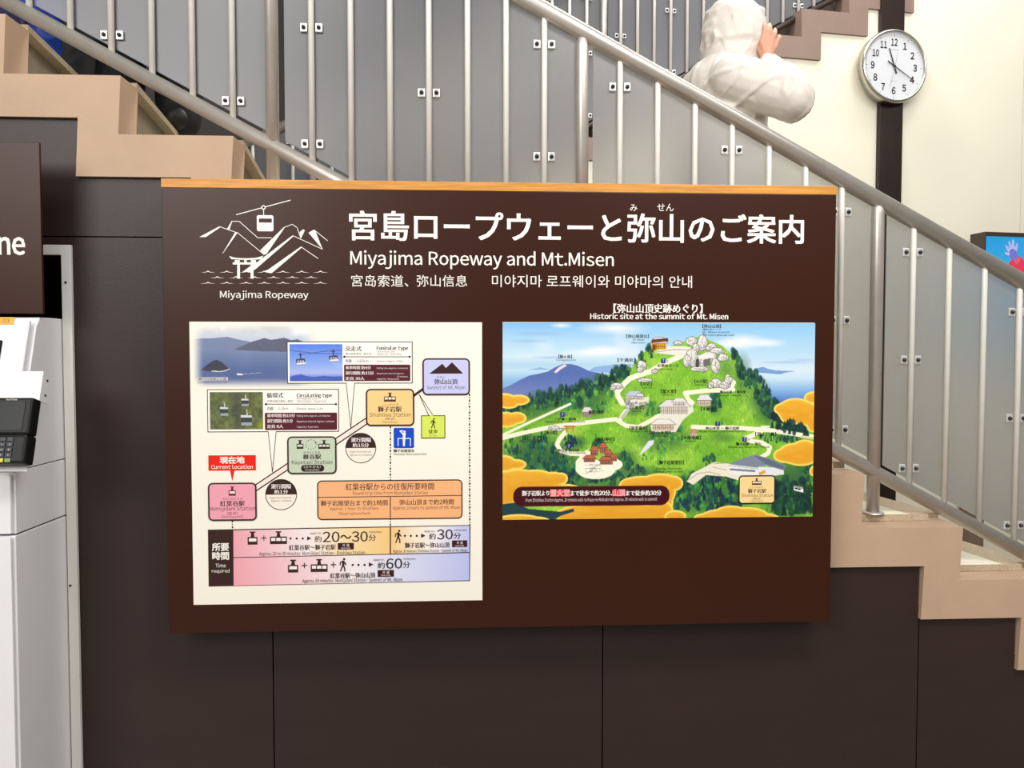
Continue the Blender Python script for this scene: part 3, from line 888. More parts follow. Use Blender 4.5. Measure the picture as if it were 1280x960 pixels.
station('station_box', 359, 545.5, 421, 592.2, (202, 214, 190), kaya, [('かやたにえき', 379.5, 564, 400, 566.6), ('榧谷駅', 379, 567.6, 401.5, 574, .2), ('Kayatani Station', 365, 575.4, 415.5, 579.8)], 'pale green station box')
station('station_box', 457.3, 486, 518, 532.3, (252, 212, 142), lambda k: icon1(k, 480, 490.8, 495, 502, (92, 52, 40), (255, 240, 210), 3),
        [('ししいわえき', 478, 504.2, 498, 507), ('獅子岩駅', 472.5, 508, 502, 514.8, .2), ('Shishiiwa Station', 462, 516, 513.5, 520.6), ('（終点）', 481, 522, 494.5, 525), ('[Terminus]', 478, 526.2, 497, 528.8)], 'pale orange station box')
station('station_box', 528, 447.8, 587.4, 493.8, (204, 206, 246), lambda k: k.poly([(536.5, 467.2), (553, 454.6), (557.4, 460), (565, 452.8), (579, 467)], BR_),
        [('みせん', 545.5, 470, 556.5, 472.8), ('弥山山頂', 543, 473.8, 572, 480.4, .2), ('Summit of Mt. Misen', 533.5, 482.2, 581.5, 486.4)], 'lavender summit box with mountain mark')

k = rink(20); k.poly([(287.2, 587), (293.4, 587), (290.4, 601.5)], (236, 36, 26)); k.rect(260.3, 569.2, 320, 588, (238, 34, 24))
k.text('現在地', 275, 571, 305.5, 579.2, WH, .35); k.text('Current location', 264, 581.4, 316, 585.8, WH, .1); done(k, 'location_marker', 'red current location marker')
for (cu, cv, r_, bot, t1, t2, t3, t4) in ((351.5, 618.2, 19.6, -2, ('運行間隔', 339, 605.2, 363.5, 610.8, .2), ('約1分', 343, 612.2, 360, 617.2, .2), ('Departure interval', 337, 621, 364.5, 623.2), ('Approx. 1 minute', 339, 624.8, 364.5, 627)),
                                     (451, 560, 19.2, -2, ('運行間隔', 439, 547, 463.5, 552.6, .2), ('約15分', 441, 554, 461, 559, .2), ('Departure interval', 437, 563.4, 464, 565.6), ('Approx. 15 minutes', 437, 567.2, 465, 569.6))):
    k = rink(30); k.disc(cu, cv, r_, BR_, n=40); k.disc(cu, cv, r_ - .9, (250, 242, 226), n=40); k.disc(cu, cv, r_ - .5, BR_, 0, 180, 24)
    k.text(*t1[:5], (244, 236, 232), t1[5]); k.text(*t2[:5], (244, 236, 232), t2[5]); k.text(*t3, (60, 44, 42)); k.text(*t4, (60, 44, 42)); done(k, 'interval_disc')
k = rink(60); k.poly([(524, 493.2), (536.6, 519.6), (541.8, 519.6)], (250, 244, 226)); k.line((524, 493.2), (536.4, 520), .8, BR_); k.line((524, 493.2), (541.8, 520), .8, BR_)
k.rrect(526.4, 519.2, 556.6, 547.8, .5, (220, 236, 96), BR_, 1.0); k.poly([(537, 518.6), (541.2, 518.6), (541.6, 521), (537.4, 521)], (220, 236, 96))
walker(k, 538, 522.4, 544.8, 535.6, (40, 34, 22)); k.text('徒歩', 535.8, 536.8, 547, 541.8, (50, 44, 24), .15); k.text('On foot', 536.5, 543.4, 546.5, 545.4, (90, 96, 60)); done(k, 'walking_sign', 'yellow green walking mark')
k = rink(40); k.rrect(492, 534.8, 517.6, 560, 2, (18, 74, 206)); wv = (244, 244, 250)
k.disc(505.6, 539.6, 1.5, wv); k.poly([(503.6, 541), (507.2, 541), (506.6, 549), (506, 557.6), (503.8, 557.6), (503.4, 549)], wv); k.poly([(499.4, 538.2), (503.8, 537.6), (503.8, 539.2), (499.6, 539.8)], wv); k.poly([(500.2, 539.8), (501.6, 539.2), (505, 542.6), (503.6, 543.8)], wv)
for q in (((497, 548), (513.4, 548)), ((497.6, 548), (497.6, 557.4)), ((513, 548), (513, 557.4))): k.line(q[0], q[1], 1.0, wv)
k.text('獅子岩展望台', 492, 561.6, 518, 565.2, (50, 40, 40), .1); k.text('Shishiiwa Observation Deck', 492, 566.4, 533.5, 568.6, (80, 70, 68)); done(k, 'observation_deck_sign', 'blue observation deck mark')
for a, b in (((488, 532.5), (488, 601.5)), ((488, 647), (488, 661)), ((586.8, 492), (587.2, 660)), ((290.5, 650), (290.8, 663))):
    k = rink(8); k.dash(a, b, 1.7, BR_); done(k, 'dotted_line')
k = rink(60); k.rrect(396.3, 600.6, 578.2, 648.2, 6, (251, 184, 130), BR_, 1.5); k.line((397, 621.8), (577.6, 619.2), 1, BR_); k.line((488, 620.4), (488, 647), 1.2, BR_)
k.text('紅葉谷駅からの往復所要時間', 432, 604.2, 542.5, 612, BR_, .1); k.text('Round-trip time from Momijidani Station', 441, 614.4, 535, 617.8, (84, 54, 46))
k.text('獅子岩展望台まで約1時間', 401, 625.6, 484.5, 631.8, BR_, .12); k.text('Approx. 1 hour to Shishiiwa', 412.5, 633.9, 473, 637, (84, 54, 46)); k.text('Observation Deck', 423, 640.2, 463, 643.2, (84, 54, 46))
k.text('弥山山頂まで約2時間', 499.5, 624.4, 567, 630.6, BR_, .12); k.text('Approx. 2 hours to summit of Mt. Misen', 491, 632.8, 575, 636, (84, 54, 46))
done(k, 'round_trip_table', 'orange rounded round trip table')

k = rink(70)
k.quad([(260, 662), (588, 656.2), (587.4, 726), (261, 733)], BR_)
k.hgrad([(291.8, 662.8), (487.2, 659.2), (487.2, 692.2), (292, 696.4)], [(0, (244, 170, 182)), (.2, (248, 196, 204)), (.48, (252, 240, 240)), (.7, (252, 226, 176)), (1, (250, 208, 136))])
k.hgrad([(488.8, 659.1), (586.8, 657.2), (586.6, 690), (488.8, 692)], [(0, (250, 206, 136)), (.3, (252, 236, 210)), (.55, (250, 244, 244)), (.8, (216, 218, 246)), (1, (194, 200, 246))])
k.hgrad([(292, 697.4), (586.6, 691.2), (586.4, 725.2), (292.2, 731.8)], [(0, (244, 170, 182)), (.15, (248, 190, 200)), (.5, (250, 240, 242)), (.68, (226, 228, 248)), (1, (190, 198, 246))])
k.text('所要', 265.4, 679, 286, 688.4, WH, .35); k.text('時間', 265.6, 690, 286.2, 699.4, WH, .35); k.text('Time', 269.5, 704.6, 282.4, 709, WH); k.text('required', 264.8, 711.6, 287, 715.4, WH)


def dots(us, v, au, av):
    for u in us: k.disc(u, v, 1.4, BR_, n=12)
    k.poly([(au, av - 2.6), (au + 5.6, av), (au, av + 2.6)], BR_)


def plus(u, v): k.rect(u - 3.4, v - .55, u + 3.4, v + .55, BR_); k.rect(u - .55, v - 3.4, u + .55, v + 3.4, BR_)


def oneway(u0, v0, u1, v1): k.rect(u0, v0, u1, v1, (64, 22, 30)); k.text('片 道', u0 + 6, v0 + 1, u1 - 5.5, v0 + 4.6, WH); k.text('one way', u0 + 4, v1 - 2.6, u1 - 4, v1 - .9, WH)


icon1(k, 309.6, 664.4, 322, 680.6); plus(330, 672.4); icon1(k, 337.6, 664, 358.8, 679.8, BR_, (252, 240, 240), 3); dots((363.2, 371, 378.6), 673, 384, 672.8)
k.text('approx.', 387.4, 665, 402, 667.4, (84, 60, 58)); k.text('約', 393.4, 669.6, 402, 677.6, BR_, .1); k.text('20', 403.6, 664.6, 424.6, 677.2, BR_, .2); k.text('～', 425.6, 668.4, 439, 673.4, BR_, .25); k.text('30', 440, 664.2, 459.8, 676.6, BR_, .2); k.text('分', 461, 668, 470, 675.8, BR_, .1); k.text('minutes', 461.5, 663.6, 477, 665.8, (84, 60, 58))
k.text('紅葉谷駅～獅子岩駅', 361.4, 681, 419.6, 687, BR_, .12); oneway(422.3, 678.6, 442.3, 686.6); k.text('Approx. 20 to 30 minutes  Momijidani Station - Shishiiwa Station', 324, 690, 456.4, 692.6, (84, 60, 58))
walker(k, 493.2, 662, 502, 678.6, BR_); dots((506.2, 513.6, 521), 669.6, 526.4, 669.4); k.text('approx.', 530.4, 662.6, 544.2, 664.8, (84, 60, 58)); k.text('約', 536.4, 666.2, 544.6, 674.2, BR_, .1); k.text('30', 546.4, 661.8, 566, 673.8, BR_, .2); k.text('分', 567, 665.6, 576, 673.4, BR_, .1); k.text('minutes', 567.4, 661.2, 583, 663.4, (84, 60, 58))
k.text('獅子岩駅～弥山山頂', 506.2, 678.2, 562, 684.2, BR_, .12); oneway(565, 675.4, 584, 683.4); k.text('Approx. 30 minutes Shishiiwa Station - Summit of Mt. Misen', 491.4, 687, 584, 689.4, (84, 60, 58))
icon1(k, 360.2, 699.4, 372.8, 715.2); plus(380.6, 706.6); icon1(k, 388.6, 698.6, 409.6, 714.4, BR_, (252, 238, 240), 3); plus(416.8, 705.6); walker(k, 424.2, 697.2, 433.4, 714, BR_); dots((441, 448.2, 455.8), 705.8, 461.2, 705.4)
k.text('approx.', 466.6, 698, 481, 700.4, (84, 60, 58)); k.text('約', 472.2, 702.4, 481, 710.2, BR_, .1); k.text('60', 482.8, 698, 502.8, 710.2, BR_, .2); k.text('分', 504, 701.6, 512.4, 709.4, BR_, .1); k.text('minutes', 504, 697, 519.6, 699.2, (84, 60, 58))
k.text('紅葉谷駅～弥山山頂', 412.8, 716, 469, 721.8, BR_, .12); oneway(472.2, 712.4, 492.4, 720.4); k.text('Approx. 60 minutes  Momijidani Station - Summit of Mt. Misen', 378, 723.6, 503, 726.2, (84, 60, 58))
done(k, 'time_table', 'pink and lavender time required table')

# ---- right sheet: painted map of the summit
x0, x1 = aty(628.3, 520, YS).x, aty(1015.6, 520, YS).x; z0, z1 = aty(820, 403, YS).z, aty(820, 645.6, YS).z
m = MB(); m.box(T((x0, YS - .001, z1)), T((x1, YS - .0001, z0)))
sheet2 = m.build('summit_map_sheet', M_sheet, board); sheet2['label'] = 'printed sheet with the painted green mountain map'
p = Paint(628.3, 403, 1015.6, 645.6, 1.6, 2)
U, V = p.U, p.V
i3 = lambda vs, r, g_, b: np.stack([np.interp(V, vs, r), np.interp(V, vs, g_), np.interp(V, vs, b)], -1)
p.a[:] = i3([403, 425, 450, 462, 472, 486, 500, 520], [140, 168, 196, 214, 200, 138, 84, 70], [198, 212, 224, 232, 226, 184, 128, 110], [240, 242, 244, 244, 244, 232, 206, 196])
lm = np.clip((800 - U) / 60, 0, 1)[..., None]
left = i3([403, 425, 445, 455, 462, 475, 500], [132, 176, 206, 178, 192, 140, 116], [192, 216, 232, 214, 224, 190, 160], [240, 244, 246, 238, 242, 232, 214])
p.a = p.a * (1 - lm) + left * lm
n1 = p.noise(70, 21); n2 = p.noise(28, 22)
cl = np.clip(n1 * .9 + n2 * .5 - .05, 0, 1) * np.clip((452 - V) / 10, 0, 1); cl = cl[..., None]; p.a = p.a * (1 - cl) + np.array((240, 244, 248)) * cl
for (u, v, a, b) in ((765, 410, 26, 5), (752, 437, 16, 4), (740, 440, 24, 3), (925, 425, 18, 5), (912, 430, 22, 4), (955, 428, 14, 3.4), (700, 407, 8, 2)): p.ell(u, v, a, b, (248, 246, 248), .85, .9)
for (u, v, a, b) in ((660, 426, 16, 1.6), (672, 417, 20, 2), (690, 446, 18, 1.2), (980, 452, 22, 1.4), (1000, 449, 12, 1)): p.ell(u, v, a, b, (150, 184, 226), .6, .9)
p.poly([(732, 463), (740, 458), (752, 456), (764, 455), (776, 458), (776, 466)], (128, 168, 222), .8); p.poly([(660, 461), (674, 458), (690, 461)], (128, 168, 222), .7)
p.poly([(934, 464), (942, 459.5), (950, 457.5), (956, 460), (966, 462), (992, 463), (978, 465), (972, 467), (960, 466)], (104, 146, 208), .85)
p.poly([(628, 484), (640, 479), (650, 473), (661, 468), (672, 466), (684, 463), (692, 458), (702, 454), (712, 454), (720, 456), (727, 459), (735, 463), (748, 465), (752, 472), (740, 500), (660, 506), (628, 494)], (88, 112, 180), 1, 5)
gm = np.clip((V - 466) / 26, 0, 1) * (U < 752) * p.mask((slice(0, p.H), slice(0, p.Wd)), [(628, 484), (650, 473), (684, 463), (702, 454), (748, 465), (740, 500), (660, 506), (628, 494)]); p.a = p.a * (1 - gm[..., None] * .55) + np.array((140, 150, 200)) * gm[..., None] * .55
p.poly([(691, 464), (697, 458), (704, 454), (707, 456), (700, 460), (694, 465)], (236, 218, 222))
# the green mountain
hill = [(628, 512), (641, 505), (652, 500), (664, 497), (684, 490), (699, 487), (712, 486), (725, 480), (738, 478), (748, 472), (761, 466), (771, 467), (784, 461), (792, 452), (797, 442), (806, 437), (812, 434), (830, 433), (846, 428), (856, 424), (870, 420), (882, 424), (900, 432), (913, 444), (921, 452), (930, 466), (942, 474), (954, 486), (964, 502), (974, 516), (990, 522), (1004, 532), (1016, 538), (1016, 646), (628, 646)]
hm = p.mask((slice(0, p.H), slice(0, p.Wd)), hill)
h1 = p.noise(26, 51); h2 = p.noise(8, 52); fine = RNG.normal(0, 1, U.shape)
st_ = np.repeat(RNG.normal(0, 1, (p.H // 8 + 1, p.Wd)), 8, 0)[:p.H]
g1 = np.stack([138 + h1 * 30 + h2 * 18 + fine * 6 + st_ * 8, 196 + h1 * 20 + h2 * 14 + fine * 6 + st_ * 8, 62 + h1 * 14 + h2 * 10 + fine * 5], -1)
p.a[hm] = g1[hm]
# darker woodland washes
for (u, v, a, b, t_) in ((655, 512, 34, 9, .8), (690, 498, 30, 10, .8), (722, 500, 30, 14, .6), (748, 484, 22, 12, .7), (770, 474, 12, 8, .6), (742, 503, 14, 16, .5), (660, 566, 26, 20, .9), (690, 572, 30, 22, .9), (715, 590, 22, 16, .8), (740, 603, 50, 8, .7), (782, 578, 12, 16, .7), (720, 550, 10, 7, .9),
                      (790, 512, 10, 6, .6), (820, 512, 10, 8, .5), (812, 545, 14, 16, .6), (838, 545, 18, 16, .6), (800, 590, 22, 8, .7), (925, 470, 9, 22, .6), (945, 495, 12, 18, .7), (960, 515, 16, 14, .8), (985, 545, 30, 5, .7), (900, 545, 12, 6, .5), (870, 615, 26, 22, .9), (900, 600, 30, 12, .7), (905, 620, 26, 20, .8),
                      (985, 612, 30, 32, .9), (990, 590, 22, 14, .6), (1005, 575, 10, 20, .7), (842, 620, 14, 18, .9), (890, 505, 8, 10, .7), (905, 460, 8, 12, .5), (665, 545, 20, 6, .4)):
    p.ell(u, v, a, b, (48, 96, 62), t_ * .85, .55)


def tree(u, v, h_, col, w=.42):
    k_ = RNG.rand() * .3 + .85
    if RNG.rand() < .5:
        p.poly([(u, v - h_), (u + w * h_ * .5, v - h_ * .5), (u + w * h_ * .34, v - h_ * .5), (u + w * h_ * .72, v), (u - w * h_ * .72, v), (u - w * h_ * .34, v - h_ * .5), (u - w * h_ * .5, v - h_ * .5)], np.array(col) * k_, .9)
    else:
        p.ell(u, v - h_ * .45, w * h_ * .8, h_ * .5, np.array(col) * k_, .85, .25); p.ell(u - h_ * .1, v - h_ * .6, w * h_ * .4, h_ * .22, np.array(col) * 1.35 + 8, .5, .4)


DT = [(26, 66, 60), (34, 80, 58), (22, 54, 62), (48, 98, 56), (40, 84, 66)]
def forest(pts, n_, hmin, hmax, cols=DT):
    q = []
    us = [a for a, b in pts]; vs = [b for a, b in pts]
    while len(q) < n_:
        u = RNG.uniform(min(us), max(us)); v = RNG.uniform(min(vs), max(vs))
        ins = False
        for i in range(len(pts)):
            (x1_, y1_), (x2_, y2_) = pts[i], pts[(i + 1) % len(pts)]
            if (y1_ > v) != (y2_ > v) and u < (x2_ - x1_) * (v - y1_) / (y2_ - y1_) + x1_: ins = not ins
        if ins: q.append((v, u))
    for v, u in sorted(q): tree(u, v, RNG.uniform(hmin, hmax), cols[RNG.randint(len(cols))])


forest([(628, 506), (664, 494), (705, 484), (740, 477), (765, 464), (786, 458), (784, 470), (762, 480), (748, 492), (715, 498), (680, 512), (640, 518), (628, 520)], 150, 6, 11)
forest([(700, 500), (745, 480), (765, 480), (772, 500), (765, 515), (740, 516), (705, 520)], 60, 5, 9, [(60, 128, 66), (78, 150, 60), (46, 110, 70), (96, 168, 60)])
forest([(788, 460), (796, 440), (812, 434), (812, 446), (796, 462)], 22, 5, 9)
for (u, v, h_) in ((706, 489, 12), (710, 489, 9), (725, 484, 13), (730, 487, 10), (735, 496, 14), (748, 481, 15), (758, 482, 12), (762, 474, 16), (771, 471, 10), (723, 508, 16), (695, 503, 8), (665, 500, 8), (642, 511, 9)): tree(u, v, h_, (22, 56, 56), .34)
forest([(630, 548), (665, 540), (690, 548), (702, 566), (722, 590), (735, 606), (700, 606), (660, 586), (632, 562)], 150, 5, 10, [(28, 72, 64), (34, 92, 66), (60, 122, 60), (22, 60, 70)])
forest([(704, 545), (722, 544), (720, 556), (706, 558)], 14, 5, 8, [(20, 48, 70), (30, 74, 66)])
forest([(735, 600), (770, 590), (800, 584), (806, 592), (780, 604), (745, 607)], 46, 5, 9)
forest([(768, 566), (784, 566), (794, 584), (780, 588)], 26, 5, 9, [(34, 80, 66), (60, 120, 60)])
forest([(738, 552), (750, 546), (752, 560), (740, 562)], 10, 6, 10)
forest([(796, 505), (826, 500), (824, 518), (800, 522)], 24, 4, 7, [(50, 110, 60), (70, 140, 60)])
forest([(812, 534), (850, 528), (856, 552), (820, 574), (800, 575)], 52, 4, 8, [(70, 140, 64), (50, 116, 66), (100, 176, 60)])
forest([(905, 440), (914, 440), (930, 462), (944, 470), (956, 484), (968, 502), (978, 520), (960, 528), (948, 512), (936, 490), (918, 470)], 110, 6, 11)
forest([(880, 495), (896, 492), (900, 512), (884, 516)], 20, 6, 10, [(40, 96, 62), (30, 80, 66)])
forest([(960, 520), (990, 522), (1012, 536), (1012, 542), (980, 540), (960, 534)], 44, 7, 12, [(20, 46, 56), (24, 58, 54)])
forest([(945, 545), (1000, 548), (1000, 554), (950, 553)], 24, 4, 7)
forest([(840, 602), (862, 596), (900, 590), (925, 600), (925, 640), (842, 640)], 150, 7, 13, [(24, 62, 62), (30, 76, 60), (70, 150, 56), (20, 46, 76), (44, 104, 58)])
forest([(968, 600), (990, 610), (1010, 600), (1015, 645), (962, 645)], 80, 9, 16, [(18, 44, 48), (24, 58, 50), (30, 74, 52)])
forest([(1000, 570), (1015, 572), (1015, 600), (1004, 590)], 18, 6, 10)
forest([(870, 578), (888, 570), (894, 576), (880, 582)], 14, 5, 8)
forest([(900, 470), (915, 480), (905, 486)], 8, 4, 6)
# fine brushwork: short upright dabs, dark in the woods and light on the grass
for _ in range(2600):
    u, v = RNG.uniform(629, 1015), RNG.uniform(436, 645)
    i_, j_ = int((u - p.u0) / (p.u1 - p.u0) * p.Wd), int((v - p.v0) / (p.v1 - p.v0) * p.H)
    if not (0 <= i_ < p.Wd and 0 <= j_ < p.H) or not hm[j_, i_]: continue
    c_ = p.a[j_, i_]; k_ = RNG.choice([.55, .72, 1.22, 1.4]) if c_[1] < 140 else RNG.choice([.74, .84, 1.1, 1.2])
    p.stroke([(u, v), (u + RNG.uniform(-.7, .7), v - RNG.uniform(1.2, 3.4))], RNG.uniform(.6, 1.3), np.clip(c_ * k_ + (4 if k_ > 1 else 0), 0, 250), .75)
# paths
CR = (250, 245, 218)
for pts, w in (([(626, 545), (650, 539), (683, 532), (720, 527), (767, 522), (780, 530), (795, 532), (812, 523), (820, 518)], 5.2), ([(628, 541), (662, 525), (711, 503)], 3), ([(773, 522), (776, 516), (788, 502)], 4.5),
               ([(775, 502), (770, 494), (769, 488), (776, 480), (784, 472), (797, 467), (810, 463), (822, 456), (832, 451), (848, 444)], 6.5), ([(913, 486), (879, 487), (853, 490), (858, 499), (862, 502)], 5.5), ([(910, 486), (914, 477), (906, 470)], 5),
               ([(863, 532), (890, 533), (913, 533), (956, 536), (1015, 545)], 5.5), ([(950, 537), (940, 542), (930, 546), (936, 550), (950, 552), (960, 558), (958, 565), (950, 570)], 5.6), ([(705, 538), (698, 546), (695, 553), (700, 561), (712, 564), (730, 565)], 5.4), ([(732, 564), (722, 575), (722, 584)], 8)):
    p.stroke(pts, w, CR)
p.stroke([(1000, 545), (1015, 547)], 3, (210, 220, 160)); p.stroke([(775, 520), (790, 501)], 4, (196, 194, 194))
p.poly([(797, 567), (800, 560), (808, 549), (815, 548), (814, 553), (805, 561)], (222, 232, 240)); p.ell(743, 584, 24, 12, (252, 248, 226)); p.ell(760, 578, 16, 8, (252, 248, 226))


def house(u, v, w, h_, roof, wall, ln=(110, 100, 96)):
    p.poly([(u - w / 2, v - h_ * .55), (u + w / 2, v - h_ * .55), (u + w / 2, v), (u - w / 2, v)], wall)
    for q in np.arange(u - w / 2 + 1.2, u + w / 2 - .6, 2.4): p.stroke([(q, v - h_ * .5), (q, v - .4)], .6, ln)
    p.stroke([(u - w / 2, v - h_ * .22), (u + w / 2, v - h_ * .22)], .4, ln)
    p.poly([(u - w * .62, v - h_ * .5), (u - w * .3, v - h_), (u + w * .3, v - h_), (u + w * .62, v - h_ * .5)], roof); p.stroke([(u - w * .62, v - h_ * .5), (u + w * .62, v - h_ * .5)], .5, ln); p.stroke([(u - w * .62, v - h_ * .5), (u - w * .3, v - h_), (u + w * .3, v - h_), (u + w * .62, v - h_ * .5)], .5, ln)


def rock(u, v, a, b, col=(206, 202, 200)):
    n_ = 9; an = [2 * pi * (i + RNG.uniform(-.3, .3)) / n_ for i in range(n_)]; rr = RNG.uniform(.8, 1.12, n_)
    q = [(u + a * rr[i] * cos(an[i]), v + b * rr[i] * sin(an[i])) for i in range(n_)]
    p.poly(q, (228, 224, 218)); p.poly([(u + (x - u) * .9 + a * .12, v + (y - v) * .9 + b * .14) for x, y in q if (x - u) * .7 + (y - v) / max(b, .1) * a > -a * .4] or q, (190, 187, 186), .55)
    p.poly([(u + (x - u) * .6 - a * .15, v + (y - v) * .6 - b * .2) for x, y in q], (244, 241, 234), .8)
    for i in range(n_): p.stroke([q[i], q[(i + 1) % n_]], .62, (78, 76, 80), .85)
    for _ in range(int(a * b * .35)):
        x_, y_ = u + a * RNG.uniform(-.6, .75), v + b * RNG.uniform(-.6, .8); p.stroke([(x_, y_), (x_ - RNG.uniform(.4, 1.4), y_ + RNG.uniform(.6, 2))], .42, (92, 90, 94), .75)
    if a > 3: p.stroke([q[1], (u, v), q[5]], .5, (104, 100, 102), .8); p.stroke([(u, v), q[7]], .5, (104, 100, 102), .7)
    return
    p.ell(u, v, a, b, (92, 90, 96)); p.ell(u - a * .06, v - b * .06, a * .9, b * .88, col); p.ell(u - a * .2, v + b * .2, a * .4, b * .5, np.array(col) * .78, .7, .4); p.ell(u + a * .2, v - b * .25, a * .45, b * .4, (240, 238, 234), .8, .4)
    p.stroke([(u - a * .4, v - b * .5), (u + a * .1, v), (u - a * .1, v + b * .7)], .5, (120, 118, 120))


# summit rocks and lookout
p.poly([(812, 440), (832, 432), (852, 432), (868, 436), (862, 446), (845, 444), (830, 442)], (236, 232, 220)); p.stroke([(812, 440), (840, 436), (866, 437)], .6, (120, 116, 108))
for q in ((861, 426, 8, 7), (874, 428, 7, 11), (866, 434, 5, 6), (885, 433, 8, 5), (861, 447, 8, 12), (893, 438, 10, 5), (880, 446, 14, 7), (891, 457, 6, 10), (876, 455, 5, 9), (855, 450, 5, 9), (900, 446, 8, 5), (843, 428, 6, 3), (892, 478, 8, 6), (903, 480, 8, 5), (885, 480, 4, 5), (907, 474, 6, 5), (870, 460, 12, 4)): rock(*q)
p.poly([(868, 444), (886, 441), (890, 446), (870, 448)], (238, 236, 230)); p.poly([(866, 448), (870, 448), (870, 458), (866, 458)], (70, 68, 72)); p.poly([(875, 449), (884, 447), (884, 456), (876, 457)], (110, 106, 108))
house(820, 436, 18, 15, (220, 214, 222), (232, 168, 40), (70, 44, 20)); p.poly([(811, 424), (831, 422), (832, 426), (811, 428)], (104, 60, 30)); p.poly([(812, 430), (816, 430), (816, 437), (812, 437)], (130, 60, 20))
for q in ((799, 456, 6, 7), (797, 461, 5, 4), (769, 481, 8, 4), (763, 484, 4, 3), (802, 474, 10, 3), (815, 463, 4, 3), (691, 533, 8, 3.4), (698, 535, 5, 2)): rock(*q)
house(790, 500, 20, 13, (190, 202, 220), (214, 206, 196)); p.poly([(778, 500), (808, 494), (808, 502), (790, 508), (778, 506)], (240, 234, 222), .9); house(797, 498, 9, 8, (220, 220, 222), (210, 200, 196))
for q in range(26): rock(RNG.uniform(776, 806), RNG.uniform(500, 508), 1.4, 1.1)
p.poly([(818, 521), (830, 503), (846, 497), (862, 503), (864, 512), (850, 524), (842, 538), (812, 538), (810, 528)], (240, 234, 224), .95)
house(840, 516, 34, 18, (228, 224, 222), (222, 210, 198)); house(846, 506, 16, 10, (232, 230, 228), (222, 212, 204)); house(826, 536, 26, 14, (234, 230, 226), (222, 192, 166)); house(877, 506, 17, 14, (228, 226, 230), (222, 200, 182)); house(732, 519, 12, 12, (226, 222, 216), (170, 150, 136)); house(864, 544, 8, 9, (206, 146, 110), (226, 206, 190)); p.stroke([(952, 532), (952, 538)], 1.4, (240, 240, 236)); p.stroke([(949, 532), (959, 532)], 2, (244, 244, 240))
for (u, v, w, h_) in ((741, 567, 9, 12), (752, 564, 9, 13), (758, 570, 9, 11), (735, 575, 14, 9), (756, 578, 16, 10), (765, 574, 8, 9)): house(u, v, w, h_, (190, 104, 74), (170, 112, 92), (90, 50, 44))
for q in range(16): p.stroke([(RNG.uniform(728, 752), RNG.uniform(577, 590)), (RNG.uniform(728, 752), RNG.uniform(577, 590))], .5, (150, 150, 156))
# red gate
p.stroke([(704, 530.4), (717, 530.4)], 1.8, (206, 92, 60)); p.stroke([(706.5, 530), (706.5, 538)], 1.4, (206, 92, 60)); p.stroke([(714.5, 530), (714.5, 538)], 1.4, (206, 92, 60)); p.stroke([(705, 533.4), (716, 533.4)], .8, (206, 92, 60))
# station building and terrace
p.poly([(856, 600), (862, 590), (876, 583), (890, 576), (910, 578), (924, 584), (960, 596), (924, 600), (905, 594), (880, 592), (864, 604)], (240, 232, 212)); p.stroke([(858, 598), (870, 590), (884, 588), (898, 592)], .6, (130, 126, 120)); p.stroke([(890, 578), (908, 577)], .6, (130, 126, 120)); p.stroke([(888, 582), (906, 586)], .6, (150, 146, 140))
p.poly([(909, 578), (945, 584), (945, 594), (909, 590)], (240, 240, 244)); p.poly([(945, 582), (978, 584), (978, 592), (945, 596)], (232, 232, 238))
p.poly([(908, 579), (926, 571), (942, 567), (960, 572), (980, 581), (978, 587), (955, 580), (944, 583)], (128, 138, 156)); p.poly([(940, 568), (960, 573), (979, 582), (977, 586), (955, 579)], (98, 110, 132)); p.stroke([(908, 579), (944, 584)], .9, (250, 250, 250)); p.stroke([(908, 580), (945, 585)], .5, (90, 96, 110))
for q in np.arange(911, 942, 2.6): p.stroke([(q, 585 + (q - 909) * .08), (q + 1.4, 585 + (q - 909) * .08)], 2.6, (120, 128, 140))
p.poly([(946, 590), (954, 586), (955, 590), (948, 593)], (224, 170, 60))
# funicular car
p.poly([(991, 606), (1003, 609), (1003, 615), (991, 612)], (246, 246, 246)); p.stroke([(991, 607), (1003, 610)], .8, (30, 40, 40)); p.stroke([(993, 609.5), (995, 610)], 2, (30, 40, 44)); p.stroke([(997, 610.5), (999, 611)], 2, (30, 40, 44)); p.stroke([(999, 606), (1000, 603)], .8, (40, 50, 50))


# golden clouds
def gold(els):
    for (u, v, a, b) in els: p.ell(u, v, a + 1.6, b + 1.6, (253, 224, 104))
    for (u, v, a, b) in els: p.ell(u, v, max(a - .8, .5), max(b - .8, .5), (240, 180, 52), 1, .06)
    for (u, v, a, b) in els: p.ell(u, v + b * .12, a * .78, b * .72, (230, 162, 40), .8, .35)
    for (u, v, a, b) in els: p.ell(u - a * .2, v - b * .3, a * .4, b * .25, (244, 190, 72), .35, .6)


gold([(630, 498, 14, 7), (648, 498, 12, 5), (636, 503, 10, 4)]); gold([(632, 522, 16, 8), (646, 520, 10, 6)]); gold([(630, 576, 14, 9), (644, 577, 12, 5)])
gold([(648, 604, 30, 20), (668, 598, 26, 13), (690, 596, 14, 8), (700, 595, 7, 6), (630, 612, 16, 16), (680, 610, 30, 10), (704, 610, 20, 7), (632, 598, 10, 12)])
gold([(800, 602, 26, 8), (822, 600, 22, 9), (840, 602, 10, 8), (786, 606, 14, 6), (826, 622, 12, 22), (835, 610, 6, 14)])
gold([(740, 638, 44, 10), (790, 638, 44, 10), (720, 642, 24, 7), (822, 636, 16, 12), (760, 632, 34, 8)])
p.poly([(628, 626), (644, 624), (660, 632), (700, 636), (716, 632), (716, 636), (700, 641), (690, 647), (628, 640)], (34, 66, 70)); gold([(648, 647, 28, 7), (668, 648, 18, 5)]); gold([(842, 643, 12, 6)])
